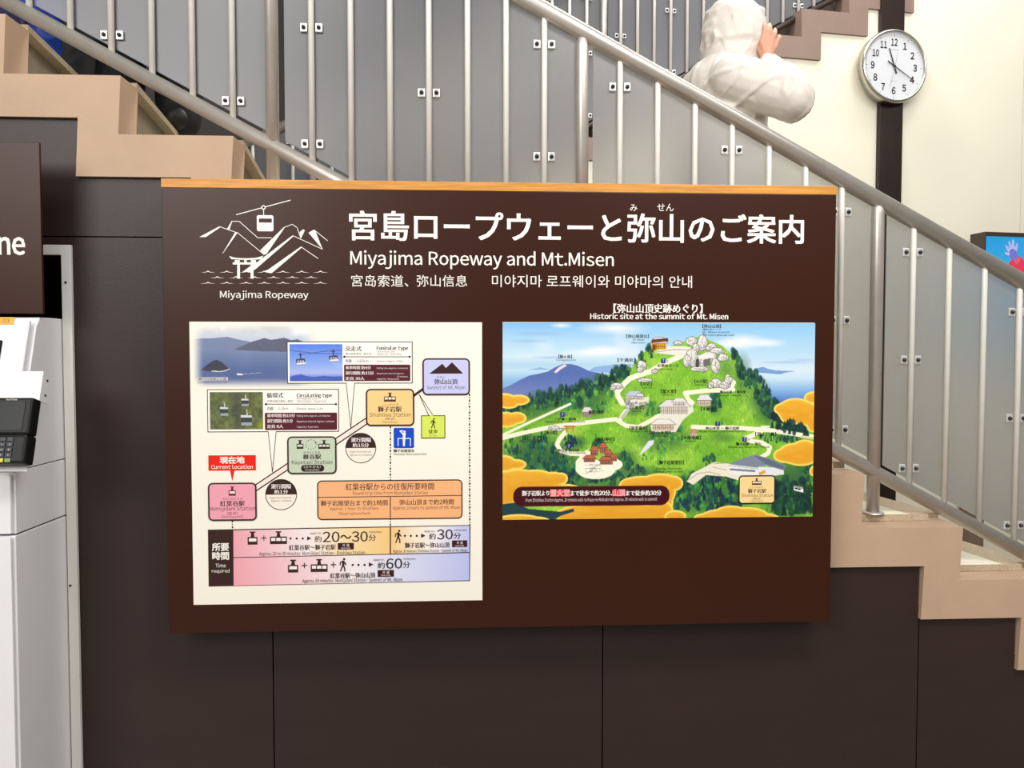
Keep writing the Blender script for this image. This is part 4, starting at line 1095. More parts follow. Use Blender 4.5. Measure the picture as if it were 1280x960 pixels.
gold([(900, 646, 26, 10), (930, 644, 28, 10), (912, 640, 20, 8), (880, 647, 14, 6), (956, 648, 16, 6)])
gold([(992, 512, 22, 14), (1006, 516, 14, 14), (976, 510, 10, 6), (1014, 524, 8, 14), (990, 520, 16, 8)]); gold([(1014, 496, 10, 6)]); gold([(992, 566, 20, 12), (1004, 562, 16, 12), (980, 568, 14, 8), (1000, 572, 18, 8)]); gold([(1016, 588, 4, 5)])
forest([(964, 530), (986, 530), (1012, 540), (1012, 545), (975, 542)], 26, 6, 11, [(20, 46, 56), (24, 58, 54)])
k = Ink(YR, origin=tuple(iv)); p.mesh(k); k.l = 20
tx = (34, 40, 40)
for q in (('【駒ヶ林】', 698, 443.4, 715, 448.2), ('Komagabayashi', 695.5, 448.8, 720, 451), ('【弥山展望台】', 783, 418, 811, 422.6), ('Mt. Misen', 791, 423.6, 805, 425.8), ('Observatory', 789, 427.2, 807, 429.4), ('【弥山山頂】', 878, 405.4, 901, 410), ('(標高535メートル)', 878, 410.6, 902, 413), ('Mt. Misen summit', 878, 414, 912, 416.4), ('(535 meters above sea level)', 878, 417.6, 918, 420),
          ('【干満岩】', 772, 447.6, 794, 452.2), ('Kanman-iwa Rock', 766, 455, 794, 457), ('【舟岩】', 801, 477.8, 815, 482.4), ('Fune-iwa', 802, 483.4, 815, 485.4), ('【三鬼堂】', 787, 507, 804.5, 511.6), ('Sankido', 790, 512.8, 802, 514.8), ('【大日堂】', 868, 474.4, 884, 479), ('Dainichido', 869, 480, 883, 482), ('【霊火堂】', 826, 486.6, 845, 491.4), ('Reikado Hall', 828, 492.4, 843, 494.4), ('【不動堂】', 876, 509, 895, 513.4), ('【御山神社】', 744.5, 546.6, 768, 551.4), ('Miyama Shrine', 746, 552, 766, 554),
          ('【観音堂・文殊堂】', 736, 512.6, 754, 517.4), ('【弥山本堂】', 812, 538.4, 838, 543), ('Misen Hondo', 816, 543.6, 836, 545.6), ('【曼荼羅岩】', 787, 532.6, 809, 537.4), ('Mandara-iwa', 788, 538, 810, 540), ('【水掛地蔵】', 852, 544.6, 876, 549.4), ('Mizukake Jizo', 856, 550, 870, 552), ('【頂上八景】', 944, 540.2, 970, 544.6), ('【獅子岩展望台】', 822, 575.4, 854.5, 580.4), ('Shishiiwa Observatory', 820, 584.6, 852, 586.8), ('(433 meters above sea level)', 816, 588.2, 854, 590.4), ('【奥の院】', 681, 538.6, 696, 543), ('【仁王門】', 656, 544.8, 680, 549.4), ('Nio-mon Gate', 650, 550, 680, 552),
          ('仁王門跡 ～ 奥の院', 693, 522, 720, 525.4), ('Niomon - Okunoin', 682, 525.8, 731, 528), ('登山道 約20分', 697, 561, 724, 564.4), ('Daisho-in Course', 694, 564.8, 732, 567), ('弥山本堂 ～ 獅子岩駅', 882, 533.4, 924, 536.8), ('Misen Hondo - Shishiiwa Station', 874, 537.6, 932, 540), ('獅子岩駅 ～ 弥山', 920, 553, 951, 556.6), ('Shishiiwa Station - Misen', 910, 557.4, 962, 559.6), ('紅葉谷コース', 822, 455, 848, 458.6), ('Momijidani Course', 818, 460, 840, 462), ('弥山山頂 ～ 霊火堂', 900, 488, 932, 491.4), ('Summit - Reikado', 900, 493, 926, 495)):
    k.text(*q, tx, .12 if ord(q[0][0]) > 0x2e80 else 0)
for (u, v) in ((930.5, 549), (897, 529.4), (703, 518), (711, 557.6), (829, 451)):
    k.rect(u - 2.8, v - 2.8, u + 2.8, v + 2.8, (40, 56, 130)); k.text('7', u - 1, v - 1.8, u + 1, v + 1.8, WH); k.text('分', u + 3.6, v - 1.6, u + 6.6, v + 1.8, (40, 56, 130))
k.build('painted_map', sheet2)
k = Ink(YR, origin=tuple(iv), start=90); k.rrect(641.6, 608.4, 836.5, 631, 11, (92, 10, 24)); k.rrect(642.6, 609.4, 835.5, 630, 10, (64, 8, 18))
k.text('獅子岩駅より', 652.6, 613.4, 686.5, 619.6, WH, .3); k.rect(687.6, 611.6, 712.4, 620.4, (206, 60, 70)); k.text('霊火堂', 688, 611.8, 712, 620.2, (255, 176, 176), .35); k.text('まで徒歩で約20分、', 713.2, 613, 764.6, 619.4, WH, .3)
k.rect(765.4, 611.4, 781.6, 620, (206, 60, 70)); k.text('山頂', 765.8, 611.8, 781.2, 619.8, (255, 176, 176), .35); k.text('まで徒歩約30分', 782.4, 613, 826.4, 619.2, WH, .3)
k.text('From Shishiiwa Station Approx. 20-minute walk to Kiezu-no-Reikado Hall Approx. 30-minute walk to summit', 657, 623.2, 821.4, 625.6, (230, 214, 212)); k.build('walking_time_banner', sheet2, label='dark red walking time banner')
k = Ink(YR, origin=tuple(iv), start=90); k.rrect(923.2, 594.2, 968.8, 629.6, 5, (252, 218, 152), (44, 30, 26), 1.7); icon1(k, 939.8, 597.6, 951.6, 606, (92, 52, 40), (255, 240, 210), 3)
for q in (('ししいわえき', 937.4, 607.8, 953.4, 610.2), ('獅子岩駅', 934.8, 611, 957.4, 616.2, .15), ('Shishiiwa Station', 926.4, 617.4, 966, 620.8), ('（終点）', 940.6, 621.8, 951.4, 624.4), ('[Terminus]', 938.6, 625, 953.4, 627)): k.text(*q[:5], (60, 40, 34), *q[5:])
k.build('station_box', sheet2, label='pale orange station box on the painted map')
# ------------------------------------------------------------------ board over the ticket machine
YL = 2.05
q0 = aty(49, 178, YL); q1 = aty(54, 392, YL)
lx1 = (q0.x + q1.x) / 2; lz1, lz0 = q0.z, q1.z
lb = empty('ticket_machine_board', (lx1 - .5, YL + .02, lz0), 0, 'brown board with white lettering hung above the white ticket machine', 'sign')
m = MB(); m.box((-.5, -.02, 0), (.5, -.012, lz1 - lz0)); m.build('board_panel', M_brown_board, lb, bevel=.0012)
m = MB(); m.box((-.4, -.0118, lz1 - lz0 - .2), (.4, YB - YL - .0205, lz1 - lz0 - .12)); m.build('mounting_rail', M_groove, lb)
k = Ink(YL, origin=tuple(lb.location)); k.l = 8
k.text('ne', -2, 289.6, 31, 318, WH, .7)
k.build('lettering', lb)


def text3(name, body, o, ex, ey, h_, m, parent, center=True, sx=1., bold=0.):
    vs, fs = text_mesh(body); ex, ey = Vector(ex), Vector(ey); sc = h_ / CAPH
    if bold:
        n_ = len(vs); of = [(bold, 0), (-bold, 0), (0, bold), (0, -bold), (0, 0)]
        vs = np.concatenate([vs + np.array(q) for q in of]); fs = [[i + n_ * j for i in f_] for j in range(5) for f_ in fs]
    mid = (vs.min(0) + vs.max(0)) / 2 if center else np.zeros(2)
    return mk(name, [Vector(o) + ex * float((a - mid[0]) * sc * sx) + ey * float((b_ - mid[1]) * sc) for a, b_ in vs], fs, m, parent)


# ------------------------------------------------------------------ ticket machine in the recess
KX1, KX0 = -1.122, -1.9
kio = empty('ticket_machine', (KX1 - .35, 2.3, 0), 0, 'white ticket vending machine with a card reader standing in the dark recess', 'ticket machine')
kv = kio.location
def kt(p): return (p[0] - kv.x, p[1] - kv.y, p[2] - kv.z)


def kprism(name, prof, m, x0=KX0, x1=KX1, bevel=.0, seg=3):
    b = MB(); b.prism([kt((x0, y, z)) for y, z in prof], (x1 - x0, 0, 0)); return b.build(name, m, kio, bevel=bevel, seg=seg)


ZS = 1.005
kprism('lower_cabinet', [(1.93, .002), (1.932, ZS - .002), (2.62, ZS - .002), (2.62, .002)], M_kiosk, bevel=.004)
kprism('core', [(1.945, .05), (1.945, 1.14), (2.05, 1.5), (2.6, 1.5), (2.6, .05)], M_recess, KX0 + .01, KX1 - .004)
kprism('middle_housing', [(1.936, ZS + .002), (1.938, 1.16), (2.62, 1.16), (2.62, ZS + .002)], M_kiosk, bevel=.002)
kprism('upper_housing', [(1.9385, 1.1625), (2.044, 1.522), (2.062, 1.545), (2.12, 1.546), (2.62, 1.546), (2.62, 1.1625)], M_kiosk, bevel=.003)
kprism('lower_door', [(1.92, .02), (1.922, ZS - .004), (1.9285, ZS - .004), (1.9285, .02)], M_kiosk, KX0, KX1 - .006, bevel=.002)
kprism('middle_panel', [(1.9245, ZS + .004), (1.926, 1.155), (1.934, 1.155), (1.934, ZS + .004)], M_kiosk, KX0, KX1 - .006, bevel=.002)
ES = Vector((0, .2826, .9593)); EN = Vector((0, -.9593, .2826)); KO = Vector((KX1, 1.926, 1.16))
upf = MB(); upf.hexa([kt(KO + Vector((dx, 0, 0)) + ES * b_ + EN * c) for (dx, b_, c) in ((-.7, .004, -.004), (-.008, .004, -.004), (-.008, .004, .008), (-.7, .004, .008), (-.7, .392, -.004), (-.008, .392, -.004), (-.008, .392, .008), (-.7, .392, .008))])
upf = upf.build('touch_panel_front', M_kiosk, kio, bevel=.006, seg=3)


def atk(u, v, c):
    d = ray(u, v); p = KO + EN * c; t = (p - CAM).dot(EN) / d.dot(EN); q = CAM + d * t
    return q.x - KX1, (q - KO).dot(ES)


def kbox(name, px, c0, c1, m, parent, bevel=0., base=None):
    """box on the sloping front from two picture corners; c = height above that front"""
    (x0, b1), (x1, b0) = atk(px[0], px[1], c1), atk(px[2], px[3], c1)
    return kslab(name, x0, b0, x1, b1, c0, c1, m, parent, bevel)


def kslab(name, x0, b0, x1, b1, c0, c1, m, parent, bevel=0.):
    b = MB(); P_ = lambda x, q, c: kt(KO + Vector((x, 0, 0)) + ES * q + EN * c)
    b.hexa([P_(x0, b0, c0), P_(x1, b0, c0), P_(x1, b0, c1), P_(x0, b0, c1), P_(x0, b1, c0), P_(x1, b1, c0), P_(x1, b1, c1), P_(x0, b1, c1)])
    return b.build(name, m, parent, bevel=bevel)


st_ = kbox('number_sticker', (-14, 396.4, 17, 405.6), .0082, .0092, M_orange, kio)
P_ = lambda x, q, c: kt(KO + Vector((x, 0, 0)) + ES * q + EN * c)
qx, qb = atk(7.5, 401, .0095)
text3('sticker_number', '03', P_(qx, qb, .0096), (1, 0, 0), ES, .010, M_post, st_)
sx_, sb_ = atk(2.5, 425, .012)
kslab('touch_screen', -.62, -.0 + .06, sx_, sb_, .0082, .012, M_glassblk, kio, bevel=.003)
# bracket and card reader
xr, bt = atk(54, 464, .035); _, bb = atk(48, 501, .035)
br = kslab('reader_bracket', xr - .16, .02, xr, bt, .03, .034, M_kiosk, kio, bevel=.0006)
kslab('bracket_flange', xr - .003, bb, xr, bt, -.004, .0298, M_kiosk, br)
kslab('bracket_arm', xr - .14, .04, xr - .02, bt - .02, .0085, .0298, M_kiosk, br)
for q in (.25, .75):
    o3 = P_(xr, bb + (bt - bb) * q, .012); w = MB(); w.lathe([(0, .002), (.003, .0016), (.0034, .0)], o3, (1, 0, 0), (0, 1, 0), (0, 0, 1), 12); w.build('flange_screw', M_screw, br)
x1_, b1_ = atk(42, 496.5, .072); _, b0_ = atk(30, 580, .072); _, bm_s = atk(33, 541, .072)
x0_ = x1_ - .102
reader = kslab('card_reader', x0_, bm_s - .004, x1_, b1_, .0345, .072, M_black, kio, bevel=.006)
kslab('reader_display', x0_ + .008, bm_s + .006, x1_ - .016, b1_ - .010, .0721, .0731, M_glassblk, reader, bevel=.0004)
qx, qb = atk(20, 497.5, .0733); text3('reader_lettering', 'Verifone', P_(x1_ - .050, b1_ - .0055, .0725), (1, 0, 0), ES, .0042, M_white, reader)
kslab('keypad_housing', x0_ - .002, b0_, x1_ + .002, bm_s - .0045, .035, .079, M_black, reader, bevel=.007)
kh = (bm_s - b0_ - .012)
nums = [['1', '2', '3'], ['4', '5', '6'], ['7', '8', '9'], ['*', '0', '#']]
kw = (x1_ - x0_ - .034) / 4
for r_ in range(5):
    for c_ in range(4):
        a = x0_ + .008 + c_ * kw; z_ = bm_s - .012 - r_ * kh / 5
        mm = M_key if r_ < 4 else (M_key, M_yellow, M_yellow, M_green)[c_]
        if r_ == 4 and c_ == 0: continue
        ke = kslab('key', a + .0015, z_ - kh / 5 + .003, a + kw - .0015, z_, .0791, .0815, mm, reader, bevel=.001)
        if 0 < r_ < 4 and c_ > 0: text3('key_digit', nums[r_ - 1][c_ - 1], P_(a + kw / 2, z_ - kh / 10 + .0015, .0818), (1, 0, 0), ES, .0035, M_white, ke)
kslab('reader_cradle', x0_ + .01, b0_ - .012, x1_ - .012, b0_ + .03, .030, .0345, M_kiosk, br)

# ------------------------------------------------------------------ wall clock
cs, cz = atw(1117.3, 83.2, .075)
ck = empty('wall_clock', wp(cs, .0315, cz), TH, 'round white wall clock with satin chrome rim on the dark brown strip', 'clock')
ex, ez, en = Vector((1, 0, 0)), Vector((0, 0, 1)), Vector((0, -1, 0))     # the empty is turned with the wall
RC = .2045
b = MB(); b.lathe([(0, 0), (RC * .9, 0), (RC * .985, .006), (RC * .985, .03), (RC, .036), (RC, .046), (RC * .985, .056), (RC * .95, .062), (RC * .925, .061), (RC * .912, .052), (RC * .905, .044)], (0, 0, 0), en, ex, ez, 96)
b.build('clock_rim', M_chrome, ck)
b = MB(); b.lathe([(0, .0445), (RC * .912, .0445)], (0, 0, 0), en, ex, ez, 96); dial = b.build('dial', M_dial, ck)


def cp(r, a, h_): a = radians(a); return ex * (r * sin(a)) + ez * (r * cos(a)) + en * h_


for i in range(1, 13):
    text3('numeral', str(i), cp(RC * .655, i * 30, .0451), ex, ez, .037, M_blk_ink, dial, sx=.84 if i < 10 else .66, bold=.034)
b = MB()
for i in range(60):
    l, w_ = (.012, .0026) if i % 5 == 0 else (.007, .0009)
    a = radians(i * 6); d_ = ex * sin(a) + ez * cos(a); n_ = ex * cos(a) - ez * sin(a); r_ = RC * .875; o_ = en * .0451
    b.add([o_ + d_ * r_ + n_ * w_ / 2, o_ + d_ * r_ - n_ * w_ / 2, o_ + d_ * (r_ - l) - n_ * w_ / 2, o_ + d_ * (r_ - l) + n_ * w_ / 2], [(0, 1, 2, 3)])
b.build('minute_marks', M_blk_ink, dial)
text3('dial_lettering', 'SEIKO', cp(.092, 0, .0451), ex, ez, .0085, M_grey_ink, dial, sx=1.3)
text3('dial_lettering', 'QUARTZ', cp(.082, 181, .0451), ex, ez, .006, M_grey_ink, dial, sx=1.2)


def hand(name, a, l, tail, w0, w1, h_, m):
    a = radians(a); d_ = ex * sin(a) + ez * cos(a); n_ = ex * cos(a) - ez * sin(a); o_ = en * h_
    b = MB(); b.prism([o_ - d_ * tail - n_ * w0, o_ + d_ * l - n_ * w1, o_ + d_ * l + n_ * w1, o_ - d_ * tail + n_ * w0], en * .0012); return b.build(name, m, ck)


hand('hour_hand', 341, .105, .042, .0042, .0026, .048, M_blk_ink); hand('minute_hand', 120.5, .148, .05, .0036, .0016, .0505, M_blk_ink); hand('second_hand', 193, .12, .075, .0007, .0006, .053, M_grey_ink)
b = MB(); b.lathe([(0, .056), (.006, .0555), (.0065, .046)], (0, 0, 0), en, ex, ez, 20); b.build('hand_boss', M_blk_ink, ck)

# ------------------------------------------------------------------ lit display on the far wall
ts, tz = atw(1231, 289.5, .11)
tv = empty('display_screen', wp(ts + .55, .002, tz - .34), TH, 'lit screen showing a waving hand on blue sky in a dark brown casing', 'screen')
b = MB(); b.box((-.55, -.11, -.33), (.57, .0, .34)); b.build('screen_casing', M_tv, tv, bevel=.003)
b = MB(); b.box((-.546, -.1125, -.29), (.555, -.1101, .315)); b.build('screen_panel', M_glassblk, tv)


class WInk(Ink):
    def raw(s, pts, faces, cols):
        s.l += 1; k = len(s.v); s.v += [(x, -.1127 - s.l * .00002, z) for x, z in pts]; s.f += [[i + k for i in f_] for f_ in faces]
        s.c += cols if isinstance(cols, list) else [lin(cols)] * len(pts)


def tvP(u, v): a, z = atw(u, v, .1127); return (a - ts - .55, z - (tz - .34))


k = WInk(0, P=tvP)
k.raw([(-.545, -.289), (.553, -.289), (.553, .314), (-.545, .314)], [[0, 1, 2, 3]], [lin((96, 196, 236)), lin((120, 206, 240)), lin((60, 170, 226)), lin((44, 160, 224))])
k.poly([(1260, 330), (1266, 322), (1274, 320), (1300, 346), (1300, 364), (1290, 360)], (226, 66, 88)); k.poly([(1267, 327), (1272, 321), (1276, 324), (1271, 331)], (240, 96, 110))
k.poly([(1260, 316), (1263, 308), (1269, 312), (1272, 320), (1268, 327), (1262, 322)], (124, 122, 206))
for q in ([(1260, 316), (1256, 307), (1257.5, 306.5), (1263, 312)], [(1262, 312), (1260, 302), (1262, 301.5), (1265, 311)], [(1264, 311), (1265, 299.5), (1267, 299.6), (1268, 311)], [(1267, 312), (1270.5, 304), (1272, 304.6), (1271, 314)], [(1261, 320), (1255, 317), (1256, 315), (1262, 316)]): k.poly(q, (188, 190, 236))
k.build('screen_picture', tv, M_screen)

# ------------------------------------------------------------------ small things beyond the stairs
s0, z_ = atw(1198, 655, .02); s1, _ = atw(1217, 682, .02)
bp_ = empty('wooden_post', wp((s0 + s1) / 2, .06, 0), TH, 'brown grey post standing by the cream wall beyond the stairs', 'post')
b = MB(); b.box((-.05, -.04, 0), (.05, .04, .60)); b.build('post_body', M_post, bp_, bevel=.006); b = MB(); b.box((-.065, -.055, 0), (.065, .055, .02)); b.build('base_plate', M_screw, bp_)


def cap_(b, p, q, r0, r1, n_=14):
    p, q = Vector(p), Vector(q); d = (q - p); L_ = d.length; d = d / max(L_, 1e-6); pts = []; rs = []
    for i in range(5): a = pi / 2 * (1 - i / 4); pts.append(p - d * r0 * sin(a)); rs.append(max(r0 * cos(a), .0006))
    for i in range(5): a = pi / 2 * i / 4; pts.append(q + d * r1 * sin(a)); rs.append(max(r1 * cos(a), .0006))
    b.tube(pts, rs, n_)


def ell_(b, c, ax, ay, az, rot=0., n_=16, tilt=0.):
    vs = []; fs = []; m_ = Matrix.Rotation(rot, 3, 'Z') @ Matrix.Rotation(tilt, 3, 'Y')
    for i in range(n_ + 1):
        t = pi * i / n_
        for j in range(n_ * 2):
            a = pi * j / n_; vs.append(Vector(c) + m_ @ Vector((ax * max(sin(t), .002) * cos(a), ay * max(sin(t), .002) * sin(a), az * cos(t))))
    N_ = n_ * 2
    for i in range(n_):
        for j in range(N_): fs.append((i * N_ + j, i * N_ + (j + 1) % N_, (i + 1) * N_ + (j + 1) % N_, (i + 1) * N_ + j))
    fs += [list(range(N_)), [n_ * N_ + j for j in range(N_)]]
    b.add(vs, fs, True)


from mathutils import noise as mnoise


def crease(c, fq):
    """soft swells with narrow creases, as in thin stiff cloth"""
    w0 = mnoise.noise(Vector((c.x * 3, c.y * 3, c.z * 3 + 7)))
    a = mnoise.noise(Vector((c.x * fq[0] * .6 + c.z * fq[2] * .5 + w0, c.y * fq[1] * .5, c.z * fq[2] - c.x * fq[0] * .5)))
    b = mnoise.noise(Vector((c.x * fq[0] * 1.3 - c.z * fq[2] * .6 + 5, c.y * fq[1], c.z * fq[2] * .5 + c.x * fq[0] * .6 + w0)))
    return math.exp(-(a / .075) ** 2) + .6 * math.exp(-(b / .07) ** 2) + .9 * w0


def fuse(b, name, m, parent, voxel, smooth=4, wr=0., wfreq=(9, 9, 9), org=(0, 0, 0)):
    """one continuous surface from overlapping solids"""
    o = b.build('tmp', m); md = o.modifiers.new('r', 'REMESH'); md.mode = 'VOXEL'; md.voxel_size = voxel
    if smooth: sm = o.modifiers.new('s', 'SMOOTH'); sm.factor = .5; sm.iterations = smooth
    bpy.context.view_layer.update(); dg = bpy.context.evaluated_depsgraph_get()
    me = bpy.data.meshes.new_from_object(o.evaluated_get(dg)); bpy.data.objects.remove(o)
    if wr:
        ns = [v.normal.copy() for v in me.vertices]
        for v, nn in zip(me.vertices, ns):
            v.co = v.co + nn * wr * crease(v.co, wfreq)
    for v in me.vertices: v.co -= Vector(org)
    me.name = name
    for p_ in me.polygons: p_.use_smooth = True
    me.materials.clear(); me.materials.append(m)
    o = bpy.data.objects.new(name, me); link(o, parent); return o


def feet_and_legs(body, trs, shoes, F_, Z_, phi, hip, half=.09, wide=.075, ankle_y=.0):
    fd = Vector((cos(phi), sin(phi), 0)); lf = Vector((-sin(phi), cos(phi), 0))
    for s_ in (1, -1):
        an = Vector((F_[0], F_[1], Z_ + .075)) + lf * half * s_; hp = hip + lf * half * .95 * s_; kn = (an + hp) / 2 + fd * .035 + Vector((0, 0, .02))
        cap_(body, hp, kn, .075, .055); cap_(body, kn, an, .052, .038); cap_(body, an - Vector((0, 0, .02)), an + fd * .13 - Vector((0, 0, .045)), .036, .026)
        cap_(trs, hp + Vector((0, 0, .02)), kn, .098, wide + .005); cap_(trs, kn, an + Vector((0, 0, -.02)), wide, wide * .85)
        so = MB(); so.add([], []); cap_(so, an - fd * .035 - Vector((0, 0, .025)), an + fd * .17 - Vector((0, 0, .04)), .05, .035)
        ell_(so, an + Vector((0, 0, .0)), .055, .05, .05)
        so.box(an - Vector((.0, .0, .075)) + Vector((-.01, -.01, 0)), an - Vector((0, 0, .075)) + Vector((.01, .01, .02)))
        k_ = len(so.v)
        for v in so.v: v.z = max(v.z, Z_ + .002)
        shoes.append(so)


# ---- hooded person on the stairs
FX, FY = .80, 2.93
PZ = zk(6) + TT
pr = empty('person', (FX, FY, PZ), 0, 'person in a white hooded rain jacket on the stairs with hand raised to the face', 'person')
po_ = tuple(pr.location)
body, jk, trs, shoes = MB(), MB(), MB(), []
phi = radians(4); fd = Vector((cos(phi), sin(phi), 0)); lf = Vector((-sin(phi), cos(phi), 0))
head = aty(919, 52, 2.91); neck = aty(894, 100, 2.91); chest = aty(902, 150, 2.92); waist = aty(905, 225, 2.92); hip = Vector((waist.x - .03, 2.93, PZ + .86))
shR = neck - lf * .165 + Vector((.005, 0, -.035)); shL = neck + lf * .165 + Vector((.03, 0, -.03))
elR = aty(988, 122, 2.66); wrR = aty(962, 80, 2.79); elL = aty(975, 112, 3.06); wrL = aty(962, 78, 3.02)
# body: trunk, neck, head with face, arms, hands
cap_(body, hip, waist, .13, .115); cap_(body, waist, chest, .115, .13); cap_(body, chest, neck, .12, .06); cap_(body, neck, head - Vector((.03, 0, .06)), .052, .05)
ell_(body, head, .093, .074, .112, phi); ell_(body, head + fd * .03 - Vector((0, 0, .055)), .062, .056, .058, phi)
cap_(body, head + fd * .088 + Vector((0, 0, .01)), head + fd * .106 - Vector((0, 0, .02)), .010, .015); cap_(body, head + fd * .084 - lf * .018 - Vector((0, 0, .052)), head + fd * .084 + lf * .018 - Vector((0, 0, .052)), .009, .009)
for s_ in (1, -1): ell_(body, head + lf * .074 * s_ - Vector((0, 0, .005)), .02, .012, .03, phi, 8); cap_(body, head + fd * .082 + lf * .03 * s_ + Vector((0, 0, .03)), head + fd * .08 + lf * .045 * s_ + Vector((0, 0, .03)), .011, .011)
for sh, el, wr_ in ((shR, elR, wrR), (shL, elL, wrL)): cap_(body, sh, el, .05, .042); cap_(body, el, wr_, .042, .028)


def hand_(b, wrist, mcps, tips, th0, th1, bend):
    pc = sum((Vector(q) for q in mcps), Vector()) / 4
    for mcp in mcps: cap_(b, wrist + (pc - wrist) * .15, mcp, .017, .0125, 10)
    for mcp, tip, r_ in zip(mcps, tips, (.0084, .0088, .0084, .0076)):
        mcp, tip = Vector(mcp), Vector(tip); a_ = mcp + (tip - mcp) * .45 + bend; c_ = mcp + (tip - mcp) * .75 + bend * .8
        cap_(b, mcp, a_, r_ + .0012, r_, 10); cap_(b, a_, c_, r_, r_ * .95, 10); cap_(b, c_, tip, r_ * .95, r_ * .82, 10)
    m_ = (Vector(th0) + Vector(th1)) / 2 + bend * .6
    cap_(b, wrist + (Vector(th0) - wrist) * .4, th0, .016, .0135, 10); cap_(b, th0, m_, .0125, .0115, 10); cap_(b, m_, th1, .0112, .0092, 10)


yh = 2.80
mc = [aty(952.5, 52, yh + .0), aty(958.2, 50, yh - .006), aty(964, 51, yh - .003), aty(969.2, 55, yh + .006)]
tp = [aty(955.5, 29, yh + .03), aty(962, 30.5, yh + .03), aty(968.5, 37, yh + .03), aty(973.5, 44.5, yh + .03)]
hand_(body, aty(959, 74, yh), mc, tp, aty(949.5, 60, yh + .02), aty(947.5, 46, yh + .045), Vector((.002, -.012, 0)))
yl = 3.00
mc = [aty(952.5, 53, yl), aty(958, 51, yl + .006), aty(963, 52, yl + .01), aty(967, 56, yl + .01)]; tp = [aty(954, 32, yl - .03), aty(959.5, 32.5, yl - .03), aty(964.5, 38, yl - .03), aty(968, 45, yl - .03)]
hand_(body, aty(958, 74, yl), mc, tp, aty(950, 60, yl - .02), aty(947.5, 47, yl - .04), Vector((.002, .012, 0)))
feet_and_legs(body, trs, shoes, (FX, FY), PZ, phi, hip)
cap_(trs, hip + Vector((0, 0, .05)), hip - Vector((0, 0, .02)), .145, .14)
fuse(body, 'body', M_skin, pr, .0042, 3, org=po_)
fuse(trs, 'trousers', M_trousers, pr, .012, 4, .004, (8, 8, 5), org=po_)
for so in shoes: fuse(so, 'shoe', M_shoe, pr, .008, 3, org=po_)
# jacket with hood
for z0_, c_, a_, b_ in ((0, hip + Vector((.01, 0, -.02)), .165, .205), (0, waist, .165, .20), (0, (waist + chest) / 2, .165, .205), (0, chest + Vector((.0, 0, .0)), .155, .205), (0, chest * .45 + neck * .55, .135, .205)): ell_(jk, c_, a_, b_, .16, phi)
ell_(jk, hip - Vector((0, 0, .08)), .17, .205, .13, phi)
ell_(jk, neck - Vector((.0, 0, .055)), .11, .19, .085, phi); cap_(jk, neck - Vector((.015, 0, .05)), neck + Vector((.015, 0, .03)), .095, .085)
for sh, el, wr_ in ((shR, elR, wrR), (shL, elL, wrL)):
    mid = (sh + el) / 2 + Vector((0, 0, -.006)); cap_(jk, sh - Vector((0, 0, .02)), mid, .086, .084); cap_(jk, mid, el + Vector((0, 0, .0)), .084, .076)
    f2 = el + (wr_ - el) * .5; cap_(jk, el, f2, .080, .064); cap_(jk, f2, wr_ - (wr_ - el) * .12, .064, .043); cap_(jk, wr_ - (wr_ - el) * .12, wr_, .040, .037)
    for t_, r_ in ((.36, .074), (.58, .062), (.78, .052)): ell_(jk, el + (wr_ - el) * t_, r_, r_, .018, 0)
jo = fuse(jk, 'rain_jacket', M_jacket, pr, .0075, 4, .0075, (8, 6, 8), org=po_); jo['label'] = 'white rain jacket'
hd = MB(); vs = []; fs = []
HC = head + Vector((-.006, 0, 0))
rows = [(.158, .012, .012, .012), (.150, .048, .044, .006), (.132, .082, .070, .002), (.10, .107, .090, 0), (.06, .120, .104, 0), (.015, .1275, .113, 0), (-.02, .128, .116, -.001), (-.038, .117, .105, -.004), (-.075, .112, .105, -.012), (-.115, .108, .106, -.024), (-.15, .112, .116, -.036), (-.18, .128, .14, -.05)]
NT = 110
RD = []
hz_ = (0, 0, 0, 18, 30, 36, 38, 38, 36, 30, 22, 14)
for i in range(len(rows) - 1):
    for q in range(3):
        t = q / 3; RD.append(tuple(rows[i][c] * (1 - t) + rows[i + 1][c] * t for c in range(4)) + (hz_[i] * (1 - t) + hz_[i + 1] * t,))
RD.append(rows[-1] + (hz_[-1],)); rows = RD
for j, (z_, a_, b_, o_, hf) in enumerate(rows):
    half = radians(hf)
    for i in range(NT + 1):
        t = half + (2 * pi - 2 * half) * i / NT
        fx, fy = a_ * cos(t) + o_, b_ * sin(t)
        w_ = .0085 * crease(Vector((fx, fy + 2, z_ * 1.4)), (9, 8, 11)) * (1 if j > 1 else .4)
        if 17 <= j <= 21: w_ += .0022 * sin(i * .75) * (1 if t > pi * .6 else .4)
        s_ = 1 + w_ / .11
        vs.append(HC + fd * fx * s_ + lf * fy * s_ + Vector((0, 0, z_ + w_ * .4)))
for j in range(len(rows) - 1):
    for i in range(NT): fs.append((j * (NT + 1) + i, j * (NT + 1) + i + 1, (j + 1) * (NT + 1) + i + 1, (j + 1) * (NT + 1) + i))
fs.append([i for i in range(NT)][::-1])
ho = mk('hood', [v - Vector(po_) for v in vs], fs, M_jacket, pr, True)
md = ho.modifiers.new('s', 'SUBSURF'); md.levels = md.render_levels = 1; md = ho.modifiers.new('t', 'SOLIDIFY'); md.thickness = .004
hb = MB(); ell_(hb, head + Vector((-.006, 0, .012)), .099, .08, .115, phi)
for v in hb.v:
    if (v - head).dot(fd) > .055 and (v - head).z < .06: v -= fd * .05
o = hb.build('hair', M_hair, pr)
o.data.transform(Matrix.Translation(-Vector(po_)))


